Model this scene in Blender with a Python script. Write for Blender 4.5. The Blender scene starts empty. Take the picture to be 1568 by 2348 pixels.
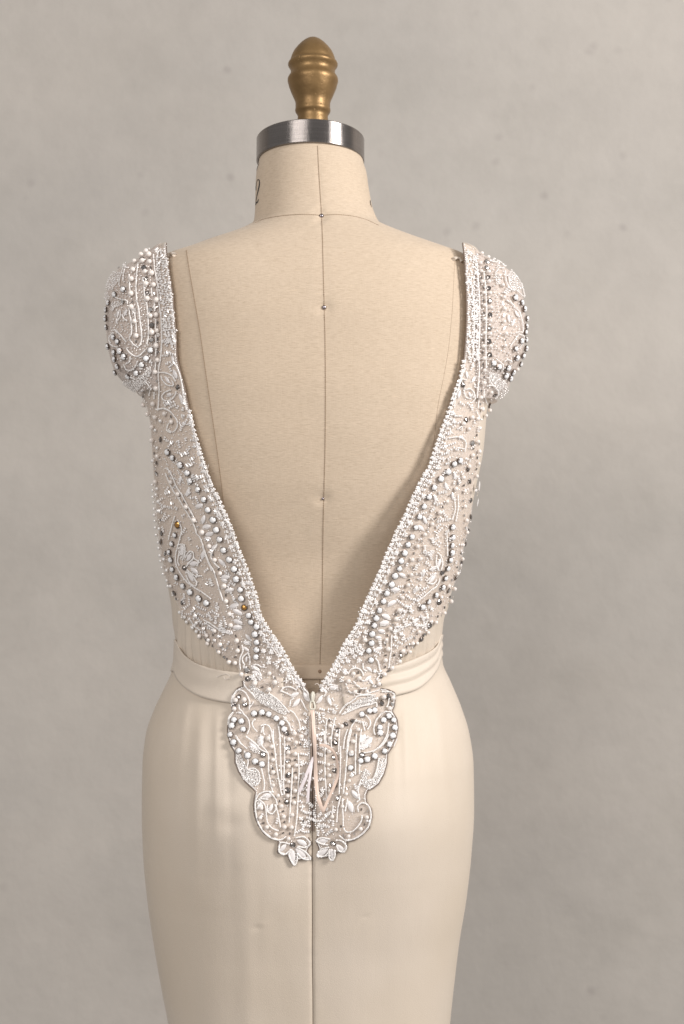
import bpy, bmesh, math, random
import numpy as np
from mathutils import Vector, Matrix
from mathutils.bvhtree import BVHTree
from mathutils.geometry import delaunay_2d_cdt

random.seed(7)
rng = np.random.default_rng(7)
scene = bpy.context.scene
col = scene.collection

# ------------------------------------------------------------------ camera, world, lamps, exposure
S = 0.0004                      # metres per design pixel on the plane y = 0
F = 50 / 36 * 2348              # focal length in design pixels
D0 = F * S
cam_d = bpy.data.cameras.new('camera')
cam_d.sensor_fit = 'VERTICAL'; cam_d.sensor_height = 36; cam_d.sensor_width = 24.05
cam_d.lens = 50; cam_d.clip_start = 0.05; cam_d.clip_end = 50
cam_d.dof.use_dof = True; cam_d.dof.focus_distance = D0 - 0.085; cam_d.dof.aperture_fstop = 6.3
cam = bpy.data.objects.new('camera', cam_d); col.objects.link(cam)
cam.location = (0, -D0, 0); cam.rotation_euler = (math.pi / 2, 0, 0)
scene.camera = cam
scene.render.resolution_x = 684; scene.render.resolution_y = 1024

w = bpy.data.worlds.new('World'); scene.world = w; w.use_nodes = True
w.node_tree.nodes['Background'].inputs[0].default_value = (1.0, 0.975, 0.955, 1)
w.node_tree.nodes['Background'].inputs[1].default_value = 0.30
scene.view_settings.view_transform = 'Standard'; scene.view_settings.look = 'None'
scene.view_settings.exposure = 0.0; scene.view_settings.gamma = 1.0

def area(name, loc, target, size, power, color, sy=None):
    l = bpy.data.lights.new(name, 'AREA'); l.energy = power; l.color = color
    l.shape = 'RECTANGLE'; l.size = size; l.size_y = sy or size
    o = bpy.data.objects.new(name, l); col.objects.link(o)
    o.location = loc
    o.rotation_euler = (Vector(target) - Vector(loc)).to_track_quat('-Z', 'Y').to_euler()
    return o
area('key_softbox', (1.95, -1.25, 0.95), (0, 0, 0.0), 0.55, 66, (1.0, 0.965, 0.935), 0.9)
area('fill_softbox', (-1.15, -2.5, 1.0), (0, 0.2, -0.1), 1.5, 38, (1.0, 0.955, 0.92))

# ------------------------------------------------------------------ materials
def mat(name, base, rough=0.6, metal=0.0, **kw):
    m = bpy.data.materials.new(name); m.use_nodes = True
    b = m.node_tree.nodes['Principled BSDF']
    b.inputs['Base Color'].default_value = (*base, 1)
    b.inputs['Roughness'].default_value = rough
    b.inputs['Metallic'].default_value = metal
    for k, v in kw.items():
        b.inputs[k.replace('_', ' ')].default_value = v
    return m

class N:
    """small node helper"""
    def __init__(s, m): s.t = m.node_tree; s.b = s.t.nodes['Principled BSDF']
    def n(s, typ, **kw):
        o = s.t.nodes.new(typ)
        for k, v in kw.items():
            if hasattr(o, k) and k not in ('inputs',): setattr(o, k, v)
        return o
    def l(s, a, b): s.t.links.new(a, b)
    def coords(s, scale, rot=(0, 0, 0), kind='Object'):
        tc = s.n('ShaderNodeTexCoord'); mp = s.n('ShaderNodeMapping')
        mp.inputs['Scale'].default_value = scale; mp.inputs['Rotation'].default_value = rot
        s.l(tc.outputs[kind], mp.inputs[0]); return mp.outputs[0]
    def noise(s, scale, vec, detail=4, rough=0.55):
        o = s.n('ShaderNodeTexNoise'); o.inputs['Scale'].default_value = scale
        o.inputs['Detail'].default_value = detail; o.inputs['Roughness'].default_value = rough
        s.l(vec, o.inputs['Vector']); return o.outputs['Fac']
    def ramp(s, fac, stops):
        r = s.n('ShaderNodeValToRGB'); e = r.color_ramp.elements
        e[0].position, e[0].color = stops[0][0], (*stops[0][1], 1)
        e[1].position, e[1].color = stops[-1][0], (*stops[-1][1], 1)
        for p, c in stops[1:-1]:
            q = e.new(p); q.color = (*c, 1)
        s.l(fac, r.inputs[0]); return r.outputs[0]
    def math(s, op, a, b=None):
        o = s.n('ShaderNodeMath'); o.operation = op
        for i, x in enumerate((a, b)):
            if x is None: continue
            if isinstance(x, (int, float)): o.inputs[i].default_value = x
            else: s.l(x, o.inputs[i])
        return o.outputs[0]
    def mul(s, a, b, fac=1.0, mode='MULTIPLY'):
        o = s.n('ShaderNodeMixRGB'); o.blend_type = mode; o.inputs[0].default_value = fac
        for i, x in ((1, a), (2, b)):
            if isinstance(x, tuple): o.inputs[i].default_value = (*x, 1)
            else: s.l(x, o.inputs[i])
        return o.outputs[0]
    def bump(s, h, strength=0.3, dist=0.001, prev=None):
        o = s.n('ShaderNodeBump'); o.inputs['Strength'].default_value = strength
        o.inputs['Distance'].default_value = dist; s.l(h, o.inputs['Height'])
        if prev is not None: s.l(prev, o.inputs['Normal'])
        return o.outputs[0]

def linen_mat():
    m = mat('linen', (0.66, 0.52, 0.37), 0.85)
    n = N(m)
    h1 = n.noise(1.0, n.coords((210, 210, 2300)), 3)      # weft slubs
    h2 = n.noise(1.0, n.coords((2300, 400, 90)), 3)       # warp
    big = n.noise(9.0, n.coords((1, 1, 1)), 4)
    c1 = n.ramp(h1, [(0.30, (0.86, 0.84, 0.81)), (0.52, (1, 1, 1)), (0.72, (1.08, 1.08, 1.08))])
    c2 = n.ramp(h2, [(0.30, (0.965, 0.96, 0.95)), (0.6, (1, 1, 1))])
    c3 = n.ramp(big, [(0.3, (0.955, 0.945, 0.93)), (0.7, (1, 1, 1))])
    spk = n.noise(1.0, n.coords((260, 260, 900)), 1)
    c4 = n.ramp(spk, [(0.18, (0.80, 0.74, 0.66)), (0.235, (1, 1, 1)), (0.9, (1, 1, 1))])
    nub = n.noise(1.0, n.coords((75, 75, 1100), (0, .03, 0)), 1)
    c4 = n.mul(c4, n.ramp(nub, [(0.70, (1, 1, 1)), (0.78, (1.10, 1.09, 1.07)), (0.9, (1.10, 1.09, 1.07))]))
    c = n.mul(n.mul(n.mul(n.mul((0.63, 0.512, 0.392), c1), c2), c3), c4)
    n.l(c, n.b.inputs['Base Color'])
    hh = n.math('ADD', n.math('MULTIPLY', h1, 0.7), n.math('MULTIPLY', h2, 0.25))
    n.l(n.bump(hh, 0.55, 0.0006), n.b.inputs['Normal'])
    n.b.inputs['Sheen Weight'].default_value = 0.15
    return m

def silk_mat(name, base, vert=True):
    m = mat(name, base, 0.50, Sheen_Weight=0.12, Sheen_Roughness=0.4)
    n = N(m)
    f = n.noise(1.0, n.coords((30, 30, 4)), 4)
    g = n.noise(1.0, n.coords((1500, 500, 1500)), 2)
    k = n.noise(7.0, n.coords((1, 1, 0.8)), 3)
    c = n.mul(n.mul((*base,), n.ramp(f, [(0.3, (0.988, 0.985, 0.98)), (0.65, (1, 1, 1))])),
              n.ramp(k, [(0.32, (0.95, 0.935, 0.90)), (0.62, (1, 1, 1))]))
    n.l(c, n.b.inputs['Base Color'])
    b1 = n.bump(f, 0.2, 0.003)
    soft = n.noise(1.0, n.coords((13, 13, 6), (0, .25, 0)), 3)
    n.l(n.bump(g, 0.55, 0.0004, n.bump(soft, 0.28, 0.006, b1)), n.b.inputs['Normal'])
    n.b.inputs['Specular IOR Level'].default_value = 0.45
    return m

def net_mat():
    """sheer tulle: fine diamond mesh of threads, open between them"""
    m = mat('tulle_net', (0.85, 0.755, 0.70), 0.6)
    n = N(m)
    g = n.noise(1.0, n.coords((900, 300, 900), (0, 0.6, 0)), 2)
    a = n.ramp(g, [(0.36, (0.20, 0.20, 0.20)), (0.62, (0.52, 0.52, 0.52))])
    n.l(a, n.b.inputs['Alpha'])
    return m

def wall_mat():
    m = mat('plaster', (0.5, 0.47, 0.44), 0.9)
    n = N(m)
    co = n.coords((1, 1, 1))
    a = n.noise(1.7, co, 5, 0.6); b = n.noise(6.0, co, 6, 0.6); c = n.noise(30.0, co, 4, 0.6)
    d = n.noise(1.0, n.coords((1.2, 1, 3.2)), 4, 0.5)
    ca = n.ramp(a, [(0.30, (0.92, 0.92, 0.92)), (0.5, (0.98, 0.98, 0.975)), (0.72, (1.05, 1.05, 1.04))])
    cb = n.ramp(b, [(0.28, (0.93, 0.93, 0.925)), (0.5, (1, 1, 1)), (0.75, (1.03, 1.03, 1.03))])
    cc = n.ramp(c, [(0.3, (0.965, 0.965, 0.965)), (0.6, (1.01, 1.01, 1.01))])
    cd = n.ramp(d, [(0.3, (0.94, 0.945, 0.95)), (0.7, (1.04, 1.03, 1.02))])
    vor = n.n('ShaderNodeTexVoronoi'); vor.inputs['Scale'].default_value = 22.0
    wob = n.n('ShaderNodeMixRGB'); wob.blend_type = 'ADD'; wob.inputs[0].default_value = 0.02
    nz = n.n('ShaderNodeTexNoise'); nz.inputs['Scale'].default_value = 12; n.l(co, nz.inputs['Vector'])
    n.l(co, wob.inputs[1]); n.l(nz.outputs['Color'], wob.inputs[2]); n.l(wob.outputs[0], vor.inputs['Vector'])
    sp = n.ramp(vor.outputs['Distance'], [(0.05, (0.86, 0.85, 0.86)), (0.18, (1, 1, 1))])
    msk = n.ramp(n.noise(2.3, co, 2), [(0.50, (0, 0, 0)), (0.62, (1, 1, 1))])
    mx = n.n('ShaderNodeMixRGB'); n.l(msk, mx.inputs[0]); mx.inputs[1].default_value = (1, 1, 1, 1); n.l(sp, mx.inputs[2])
    base = n.mul(n.mul(n.mul(n.mul(n.mul((0.464, 0.433, 0.400), ca), cb), cc), cd), mx.outputs[0])
    n.l(base, n.b.inputs['Base Color'])
    n.l(n.bump(n.math('ADD', b, n.math('MULTIPLY', c, 0.3)), 0.35, 0.01), n.b.inputs['Normal'])
    return m

def gold_mat():
    m = mat('gold_paint', (0.30, 0.19, 0.08), 0.42, 0.55)
    n = N(m)
    g = n.noise(1.0, n.coords((260, 260, 260)), 3)
    n.l(n.ramp(n.noise(1, n.coords((60, 60, 60)), 4), [(0.3, (0.205, 0.122, 0.048)), (0.7, (0.30, 0.185, 0.078))]), n.b.inputs['Base Color'])
    pit = n.ramp(n.noise(1.0, n.coords((420, 420, 420)), 1), [(0.24, (0, 0, 0)), (0.30, (1, 1, 1))])
    n.l(n.bump(pit, 0.5, 0.0006, n.bump(g, 0.35, 0.0008)), n.b.inputs['Normal'])
    return m

def steel_mat():
    m = mat('brushed_steel', (0.40, 0.375, 0.36), 0.30, 1.0)
    n = N(m)
    g = n.noise(1.0, n.coords((14, 14, 2600)), 4)
    v = n.noise(1.0, n.coords((190, 190, 6)), 3)
    n.l(n.ramp(g, [(0.3, (0.22, 0.20, 0.19)), (0.7, (0.36, 0.33, 0.315))]), n.b.inputs['Base Color'])
    r = n.n('ShaderNodeMapRange'); n.l(v, r.inputs[0]); r.inputs[3].default_value = 0.20; r.inputs[4].default_value = 0.36
    n.l(r.outputs[0], n.b.inputs['Roughness'])
    n.l(n.bump(v, 0.10, 0.001, n.bump(g, 0.25, 0.0003)), n.b.inputs['Normal'])
    n.b.inputs['Anisotropic'].default_value = 0.85; n.b.inputs['Anisotropic Rotation'].default_value = 0.25
    tg = n.n('ShaderNodeTangent'); tg.direction_type = 'RADIAL'; tg.axis = 'Z'; n.l(tg.outputs[0], n.b.inputs['Tangent'])
    return m

M = dict(
    linen=linen_mat(),
    silk=silk_mat('ivory_silk', (0.675, 0.585, 0.492)),
    satin=silk_mat('ivory_satin', (0.69, 0.605, 0.52)),
    net=net_mat(), wall=wall_mat(), gold=gold_mat(), steel=steel_mat(),
    seam=mat('seam_thread', (0.30, 0.205, 0.135), 0.8),
    twill=mat('twill_tape', (0.60, 0.47, 0.345), 0.85),
    white=mat('milk_glass', (0.92, 0.91, 0.92), 0.25, Coat_Weight=0.35, Subsurface_Weight=0.6, Subsurface_Scale=0.002, Subsurface_Radius=(1, 1, 1)),
    pearl=mat('pearl', (0.86, 0.79, 0.74), 0.16, 0.0, Coat_Weight=0.7, Coat_Roughness=0.1, Sheen_Weight=0.3),
    seed=mat('seed_bead', (0.94, 0.91, 0.89), 0.28, Coat_Weight=0.4),
    tube=mat('satin_tube_bead', (0.94, 0.91, 0.90), 0.22, Coat_Weight=0.5),
    clear=mat('clear_glass_bead', (0.94, 0.91, 0.89), 0.10, 0.2, Coat_Weight=1.0),
    crystal=mat('smoky_crystal', (0.42, 0.39, 0.375), 0.05, 0.95),
    crystal2=mat('glinting_crystal', (0.85, 0.82, 0.80), 0.06, 0.9),  # brighter copy of the smoky crystal, glints put into its base colour
    amber=mat('amber_crystal', (0.62, 0.33, 0.10), 0.10, 0.8),
    claw=mat('antique_silver', (0.17, 0.135, 0.115), 0.32, 0.9),
    petal=mat('pearly_sequin', (0.87, 0.83, 0.82), 0.25, Coat_Weight=0.5),
    cord=mat('taupe_cord', (0.22, 0.165, 0.135), 0.45, 0.25),
    pin=mat('steel_pin', (0.35, 0.31, 0.33), 0.2, 1.0),
    ink=mat('black_ink', (0.012, 0.012, 0.014), 0.6),
    zip=mat('enamelled_zip', (0.72, 0.69, 0.60), 0.35),
    rib=mat('blush_ribbon', (0.72, 0.56, 0.47), 0.45, Sheen_Weight=0.2),
    ribw=mat('white_ribbon', (0.74, 0.67, 0.69), 0.45),
    thread=mat('loose_thread', (0.75, 0.68, 0.62), 0.6),
)
M['twill'].name = 'twill_tape'
_n = N(M['twill']); _w = _n.n('ShaderNodeTexWave'); _w.inputs['Scale'].default_value = 1.0; _w.inputs['Distortion'].default_value = 1.2
_n.l(_n.coords((420, 0, 900)), _w.inputs['Vector'])
_n.l(_n.ramp(_w.outputs['Fac'], [(0.2, (0.58, 0.46, 0.345)), (0.8, (0.70, 0.57, 0.44))]), _n.b.inputs['Base Color'])

# ------------------------------------------------------------------ helpers
def tag(o, label=None, cat=None, kind=None, group=None):
    for k, v in (('label', label), ('category', cat), ('kind', kind), ('group', group)):
        if v: o[k] = v
    return o

def empty(name, loc):
    o = bpy.data.objects.new(name, None); col.objects.link(o); o.location = loc
    o.empty_display_size = 0.05; return o

def mk(name, verts, faces, m, parent=None, smooth=True):
    me = bpy.data.meshes.new(name); me.from_pydata([tuple(v) for v in verts], [], faces); me.update()
    if m: me.materials.append(m)
    if smooth: me.polygons.foreach_set('use_smooth', [True] * len(me.polygons))
    o = bpy.data.objects.new(name, me); col.objects.link(o)
    if parent:
        o.parent = parent; o.matrix_parent_inverse = Matrix.Translation(-parent.location)
    return o

def solid(o, t, off=-1):
    s = o.modifiers.new('thickness', 'SOLIDIFY'); s.thickness = t; s.offset = off; return o

def proj(p):
    k = F / (p[1] + D0)
    return 784 + p[0] * k, 1174 - p[2] * k

def zv(v): return (1174 - v) * S

def interp(tab):
    xs = np.array([t[0] for t in tab], float); ys = np.array([t[1] for t in tab], float)
    # smooth monotone (pchip)
    h = np.diff(xs); d = np.diff(ys) / h; m = np.zeros_like(ys)
    for i in range(1, len(xs) - 1):
        if d[i - 1] * d[i] > 0:
            w1, w2 = 2 * h[i] + h[i - 1], h[i] + 2 * h[i - 1]
            m[i] = (w1 + w2) / (w1 / d[i - 1] + w2 / d[i])
    m[0], m[-1] = d[0], d[-1]
    def f(x):
        if x <= xs[0]: return float(ys[0])
        if x >= xs[-1]: return float(ys[-1])
        i = int(np.searchsorted(xs, x) - 1); t = (x - xs[i]) / h[i]
        return float((2*t**3 - 3*t*t + 1) * ys[i] + (t**3 - 2*t*t + t) * h[i] * m[i] + (-2*t**3 + 3*t*t) * ys[i+1] + (t**3 - t*t) * h[i] * m[i+1])
    return f

class Env:
    """horizontal-section body: left / right silhouette, back depth, front depth, exponent"""
    def __init__(s, L, R, B, Fr, n=2.3, yc=None, bump=None, nf=None):
        s.L, s.R, s.B, s.F = interp(L), interp(R), interp(B), interp(Fr)
        s.n = n; s.yc = interp(yc) if yc else (lambda v: 0.0); s.bump = bump
        s.nf = interp(nf) if nf else (lambda v: s.n)
    def P(s, th, z, off=0.0):
        """th: 0 = +x, -pi/2 = towards the camera"""
        v = 1174 - z / S; yc = s.yc(v); k = (D0 + yc) / F
        L, R = s.L(v), s.R(v); uc = (L + R) / 2; hw = (R - L) / 2 * k
        c, sn = math.cos(th), math.sin(th); n = s.nf(v); e = 2 / n
        b = s.B(v) if sn < 0 else s.F(v)
        x = math.copysign(abs(c) ** e, c) * (hw + off)
        y = math.copysign(abs(sn) ** e, sn) * (b + off)
        p = Vector(((uc - 784) * k + x, yc + y, z))
        if s.bump: p += s.bump(p, th, v)
        return p
    def mesh(s, v0, v1, rows, cols=160, off=0.0):
        vs, fs = [], []
        for i in range(rows + 1):
            z = zv(v0 + (v1 - v0) * i / rows)
            for j in range(cols): vs.append(s.P(2 * math.pi * j / cols, z, off))
        for i in range(rows):
            for j in range(cols):
                a, b = i * cols + j, i * cols + (j + 1) % cols
                fs.append((a, b, b + cols, a + cols))
        return vs, fs

def bvh(vs, fs): return BVHTree.FromPolygons([tuple(v) for v in vs], fs)
CAMP = Vector((0, -D0, 0))
def ray(u, v): return Vector(((u - 784) / F, 1, (1174 - v) / F)).normalized()
def cast(trees, u, v, uc=718):
    """nearest surface point seen at design pixel (u, v); walks inwards if it misses"""
    for k in range(60):
        best = None
        d = ray(u, v)
        for t in trees:
            h = t.ray_cast(CAMP, d)
            if h[0] is not None and (best is None or h[3] < best[3]): best = h
        if best:
            n = best[1]
            if n.dot(d) > 0: n = -n
            return best[0], n
        u += 1.0 if u < uc else -1.0
        if k > 30: v += 1.0
    return None

def catmull(pts, closed=False, step=2.0):
    P = [Vector(p) for p in pts]; n = len(P); out = []
    if n == 2 and not closed:
        k = max(2, int((P[1] - P[0]).length / step))
        return [P[0].lerp(P[1], i / k) for i in range(k + 1)]
    rng_ = range(n if closed else n - 1)
    for i in rng_:
        if closed: a, b, c, d = P[(i-1) % n], P[i], P[(i+1) % n], P[(i+2) % n]
        else: a, b, c, d = P[max(i-1, 0)], P[i], P[i+1], P[min(i+2, n-1)]
        k = max(1, int((c - b).length / step))
        for j in range(k):
            t = j / k
            out.append(0.5 * ((2*b) + (c-a)*t + (2*a-5*b+4*c-d)*t*t + (3*b-a-3*c+d)*t**3))
    if not closed: out.append(P[-1].copy())
    return out

def resample(pts, sp, closed=False):
    if closed: pts = pts + [pts[0]]
    out = [pts[0]]; acc = 0.0
    for a, b in zip(pts, pts[1:]):
        L = (b - a).length
        while L > 0 and acc + L >= sp:
            t = (sp - acc) / L; a = a.lerp(b, t); L = (b - a).length; out.append(a); acc = 0.0
        acc += L
    return out

def tube(name, pts, r, m, parent, seg=6, closed=False, flat=None):
    """flat: (width, thickness, [normals]) gives a ribbon cross-section instead of a round one"""
    vs, fs = [], []; n = len(pts)
    for i, p in enumerate(pts):
        a = pts[max(i-1, 0)] if not closed else pts[i-1]; b = pts[min(i+1, n-1)] if not closed else pts[(i+1) % n]
        t = (b - a).normalized()
        if flat: up = flat[2][i]
        else: up = Vector((0, -1, 0)) if abs(t.y) < 0.9 else Vector((0, 0, 1))
        s_ = t.cross(up).normalized(); up = s_.cross(t)
        for k in range(seg):
            an = 2 * math.pi * k / seg
            if flat: vs.append(p + s_ * math.cos(an) * flat[0] + up * math.sin(an) * flat[1])
            else: vs.append(p + s_ * math.cos(an) * r + up * math.sin(an) * r)
    for i in range(n if closed else n - 1):
        for k in range(seg):
            i2 = (i + 1) % n
            fs.append((i*seg+k, i*seg+(k+1) % seg, i2*seg+(k+1) % seg, i2*seg+k))
    if not closed:
        fs.append(tuple(range(seg))); fs.append(tuple((n-1)*seg+k for k in reversed(range(seg))))
    return mk(name, vs, fs, m, parent)

# crops of the photograph used as drawing frames: (x0, y0, scale) in photo pixels -> design pixels
Q = 2362 / 1568
CR = dict(A=(330, 820, 3.9125), B=(1480, 820, 3.9125), C=(480, 1380, 3.13), D=(1180, 1400, 3.0096),
          E=(760, 2100, 4.8906), F=(1060, 2100, 4.603), G=(760, 2500, 2.45), I=(480, 2100, 3.0154), H=(1300, 1900, 3.9125),
          J=(780, 60, 2.6133), U=(0, 0, 1 / Q * 1.0))
def cc(c, x, y):
    x0, y0, s = CR[c]
    if c == 'U': return (x, y)
    return ((x0 + x / s) / Q, (y0 + y / s) / Q)
def cl(c, pts): return [cc(c, p[0], p[1]) for p in pts]

# ------------------------------------------------------------------ body sections
SEAMU = interp([(330, 728), (430, 733), (493, 737), (620, 741), (780, 745), (900, 746), (1030, 745), (1145, 742), (1400, 738), (1600, 732)])
PINS = ((737, 495.5), (742.5, 705), (739.5, 1143))
def torso_bump(p, th, v):
    """cloth drawn in along the stitched centre seam and dimpled round the pins"""
    if math.sin(th) > -.2: return Vector((0, 0, 0))
    u, w_ = proj(p); q = u - SEAMU(w_)
    d = (-.00045 if v > 400 else -.0001) * math.exp(-(q / 6) ** 2)
    for a, b in PINS:
        dx, dy = u - a, w_ - b; r2 = dx * dx + dy * dy
        if r2 < 6000: d -= .0022 * math.exp(-r2 / 200) + .0006 * math.sin(dx * .16 + dy * .22) * math.exp(-r2 / 1300)
    d += .0004 * math.sin(w_ / 41 + 1.3 * math.sin(u / 70)) * math.exp(-(q / 60) ** 2)
    return Vector((0, -d, 0))
torso = Env(
    L=[(325, 597), (362, 593), (385, 588), (420, 586), (470, 585), (500, 583), (512, 578), (526, 556), (540, 522), (556, 474), (572, 432),
       (590, 380), (612, 345), (640, 332), (720, 330), (860, 335), (960, 352), (1100, 362), (1250, 386), (1400, 410), (1500, 414), (1600, 390), (1750, 350), (1900, 345)],
    R=[(325, 828), (362, 833), (385, 840), (420, 845), (470, 854), (500, 865), (512, 873), (526, 900), (540, 934), (556, 977), (572, 1022),
       (590, 1068), (612, 1090), (640, 1102), (720, 1108), (860, 1108), (960, 1100), (1100, 1080), (1250, 1045), (1400, 1010), (1500, 1004), (1600, 1030), (1750, 1064), (1900, 1066)],
    B=[(325, .0455), (345, .0462), (372, .0490), (400, .0502), (470, .0535), (500, .0570), (520, .0590), (560, .066), (600, .074), (680, .0865), (760, .0915), (880, .0925), (980, .0895),
       (1100, .0805), (1200, .0690), (1300, .0570), (1400, .0515), (1480, .0515), (1560, .0590), (1620, .066), (1700, .078), (1900, .085)],
    Fr=[(325, .049), (500, .056), (600, .07), (800, .11), (1000, .12), (1300, .09), (1500, .08), (1900, .09)],
    nf=[(325, 2.0), (500, 2.05), (560, 2.15), (640, 2.35), (900, 2.5), (1300, 2.35), (1900, 2.3)],
    yc=[(325, .0215), (420, .0165), (500, .010), (560, .003), (620, 0), (1900, 0)], bump=torso_bump)

def skirt_bump(p, th, v):
    """two soft seat lobes, hollow between them, hanging folds"""
    if math.sin(th) > 0.2 or v < 1480: return Vector((0, 0, 0))
    u = 784 + p[0] * F / (D0 - 0.1)
    d = 0.0
    for uc, a in ((548, .0065), (895, .0085)):
        d += a * math.exp(-((u - uc) / 120) ** 2 - ((v - 1800) / 170) ** 2)
    d -= .004 * math.exp(-((u - 716) / 60) ** 2 - ((v - 1830) / 220) ** 2)
    for a, b, q, c_ in ((590, 2052, 9, -.0007), (600, 2046, 7, .0005), (838, 2030, 6, -.0005), (510, 1790, 26, .0016), (532, 1830, 22, -.0014), (455, 1700, 30, .0010)):
        d += c_ * math.exp(-((u - a) ** 2 * .8 + (v - b) ** 2 * 1.6 + (u - a) * (v - b) * .9) / (q * q))
    # long soft folds
    def fold(u0, w_, v0, v1, a, sl=0.0):
        uu = u - u0 - sl * (v - v0)
        if v0 >= 1950: w_, a = w_ * 1.6, a * .6
        e = max(0, min(1, (v - v0) / 60)) * max(0, min(1, (v1 - v) / 260))
        return a * e * math.exp(-(uu / w_) ** 2)
    for f in FOLDS: d += (.95 if f[2] < 1700 else .62) * fold(*f)
    if v > 1880: d += .00018 * math.sin(v / 7.0 + 3 * math.sin(v / 31)) * math.sin(v / 53) * math.exp(-((u - 716) / 7.0) ** 2) - .0006 * math.exp(-((u - 716) / 5.0) ** 2)
    return Vector((0, -d, 0))
FOLDS = [(455, 16, 1590, 2000, .0014, -.02), (492, 8, 1590, 1900, .0012, .02), (522, 11, 1600, 1980, -.0010, .03), (420, 12, 1570, 1800, .0010, -.1),
         (930, 9, 1590, 1850, .0013, .02), (958, 12, 1580, 1900, -.0009, .06), (1010, 16, 1560, 1950, .0010, .09), (905, 7, 1600, 1800, .0009, .0),
         (560, 26, 1850, 2700, .0016, .02), (480, 34, 1950, 2900, .0020, .03), (400, 22, 2000, 2900, .0015, .04), (640, 22, 2000, 2900, -.0010, .0),
         (800, 26, 1990, 2900, .0012, -.01), (870, 20, 2050, 2900, -.0011, -.02), (965, 30, 1980, 2900, .0018, -.04),
         (610, 10, 1980, 2300, .0009, .0), (845, 9, 1985, 2250, .0008, .0)]

dress = Env(
    L=[(560, 362), (577, 352), (600, 332), (640, 322), (800, 322), (880, 326), (940, 343), (970, 350), (1040, 354), (1120, 360), (1200, 366),
       (1300, 380), (1400, 398), (1470, 404), (1500, 403), (1540, 395), (1580, 377), (1620, 358), (1680, 338), (1750, 331), (1850, 330),
       (1950, 333), (2050, 342), (2150, 356), (2250, 373), (2348, 391), (2600, 418), (3000, 430)],
    R=[(560, 1080), (577, 1092), (600, 1108), (640, 1118), (800, 1120), (900, 1118), (950, 1112), (1030, 1105), (1120, 1087), (1200, 1071),
       (1300, 1048), (1380, 1026), (1440, 1013), (1480, 1010), (1520, 1014), (1560, 1031), (1620, 1056), (1680, 1074), (1750, 1083), (1850, 1084),
       (1950, 1078), (2050, 1067), (2150, 1051), (2250, 1039), (2348, 1029), (2600, 1014), (3000, 1010)],
    B=[(560, .070), (600, .079), (680, .0905), (760, .0955), (880, .0970), (980, .0960), (1100, .0925), (1200, .0885), (1300, .0845), (1400, .0815),
       (1500, .0795), (1570, .0815), (1650, .092), (1750, .1045), (1850, .111), (1950, .1085), (2050, .1030), (2150, .0965), (2348, .088), (3000, .085)],
    Fr=[(560, .074), (800, .115), (1000, .125), (1300, .10), (1500, .09), (1850, .11), (3000, .11)],
    nf=[(560, 2.2), (640, 2.35), (900, 2.45), (1200, 2.4), (1500, 2.3), (1850, 2.35), (3000, 2.3)],
    bump=skirt_bump)

cap_env = Env(
    L=[(571, 372), (577, 356), (590, 338), (604, 318), (616, 294), (628, 272), (642, 257), (665, 248), (685, 245), (740, 245), (790, 249), (850, 264), (875, 282), (897, 312), (915, 326)],
    R=[(571, 1064), (578, 1082), (590, 1100), (604, 1126), (616, 1150), (632, 1174), (658, 1192), (702, 1200), (731, 1203), (807, 1199), (836, 1189), (867, 1172), (897, 1160), (915, 1138)],
    B=[(571, .071), (600, .081), (680, .0925), (760, .0980), (880, .0985), (915, .0975)],
    Fr=[(571, .07), (800, .09), (915, .08)],
    nf=[(571, 2.2), (640, 2.3), (915, 2.4)])

# ------------------------------------------------------------------ setting: plaster wall behind
bm_v = []; bm_f = []
NX, NZ = 60, 60
for i in range(NZ + 1):
    for j in range(NX + 1):
        x = -3 + 6 * j / NX; z = -3 + 6 * i / NZ
        bm_v.append((x, 0.62 + 0.004 * math.sin(x * 2.1 + z) + 0.003 * math.sin(z * 3.3 - x * 1.7), z))
for i in range(NZ):
    for j in range(NX):
        a = i * (NX + 1) + j; bm_f.append((a, a + 1, a + NX + 2, a + NX + 1))
wall = mk('wall', bm_v, bm_f, M['wall'])
tag(wall, 'mottled warm grey plaster wall behind the dress form', None, 'structure')

# ------------------------------------------------------------------ dress form
form = empty('dress_form', (-0.026, 0.0, zv(1900)))
tag(form, 'linen covered dress form with brushed steel neck ring and gold finial', 'dress form')
vs, fs = torso.mesh(330, 1990, 300, 300)
body = mk('linen_body', vs, fs, M['linen'], form)
TT = bvh(vs, fs)

def lathe(name, prof, m, parent, origin, tilt, seg=72, smooth=True, thick=None):
    R = Matrix.Rotation(tilt, 3, 'X'); vs, fs = [], []
    for (r, z) in prof:
        for k in range(seg):
            a = 2 * math.pi * k / seg
            vs.append(Vector(origin) + R @ Vector((r * math.cos(a), r * math.sin(a), z)))
    for i in range(len(prof) - 1):
        for k in range(seg):
            fs.append((i*seg+k, i*seg+(k+1) % seg, (i+1)*seg+(k+1) % seg, (i+1)*seg+k))
    return mk(name, vs, fs, m, parent, smooth)
def smoothprof(pts, n=7):
    return [(max(p.x, 0), p.y) for p in catmull([(a, b) for a, b in pts], step=0.0006)]

kk = (D0 + .0215) / F
RX = (711.5 - 784) * kk
TILT = -math.radians(7.2)
h = .0222; r = .0503
ringo = (RX, .0215, .3257)
prof = [(r - .0016, 0), (r - .0004, .0002), (r, .0007), (r, h - .0010), (r - .0006, h - .0002), (r - .0016, h), (.010, h), (0.0, h)]
ring = lathe('neck_ring', prof, M['steel'], form, ringo, TILT, 128)
bv = ring.modifiers.new('es', 'EDGE_SPLIT'); bv.split_angle = math.radians(20)

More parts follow.
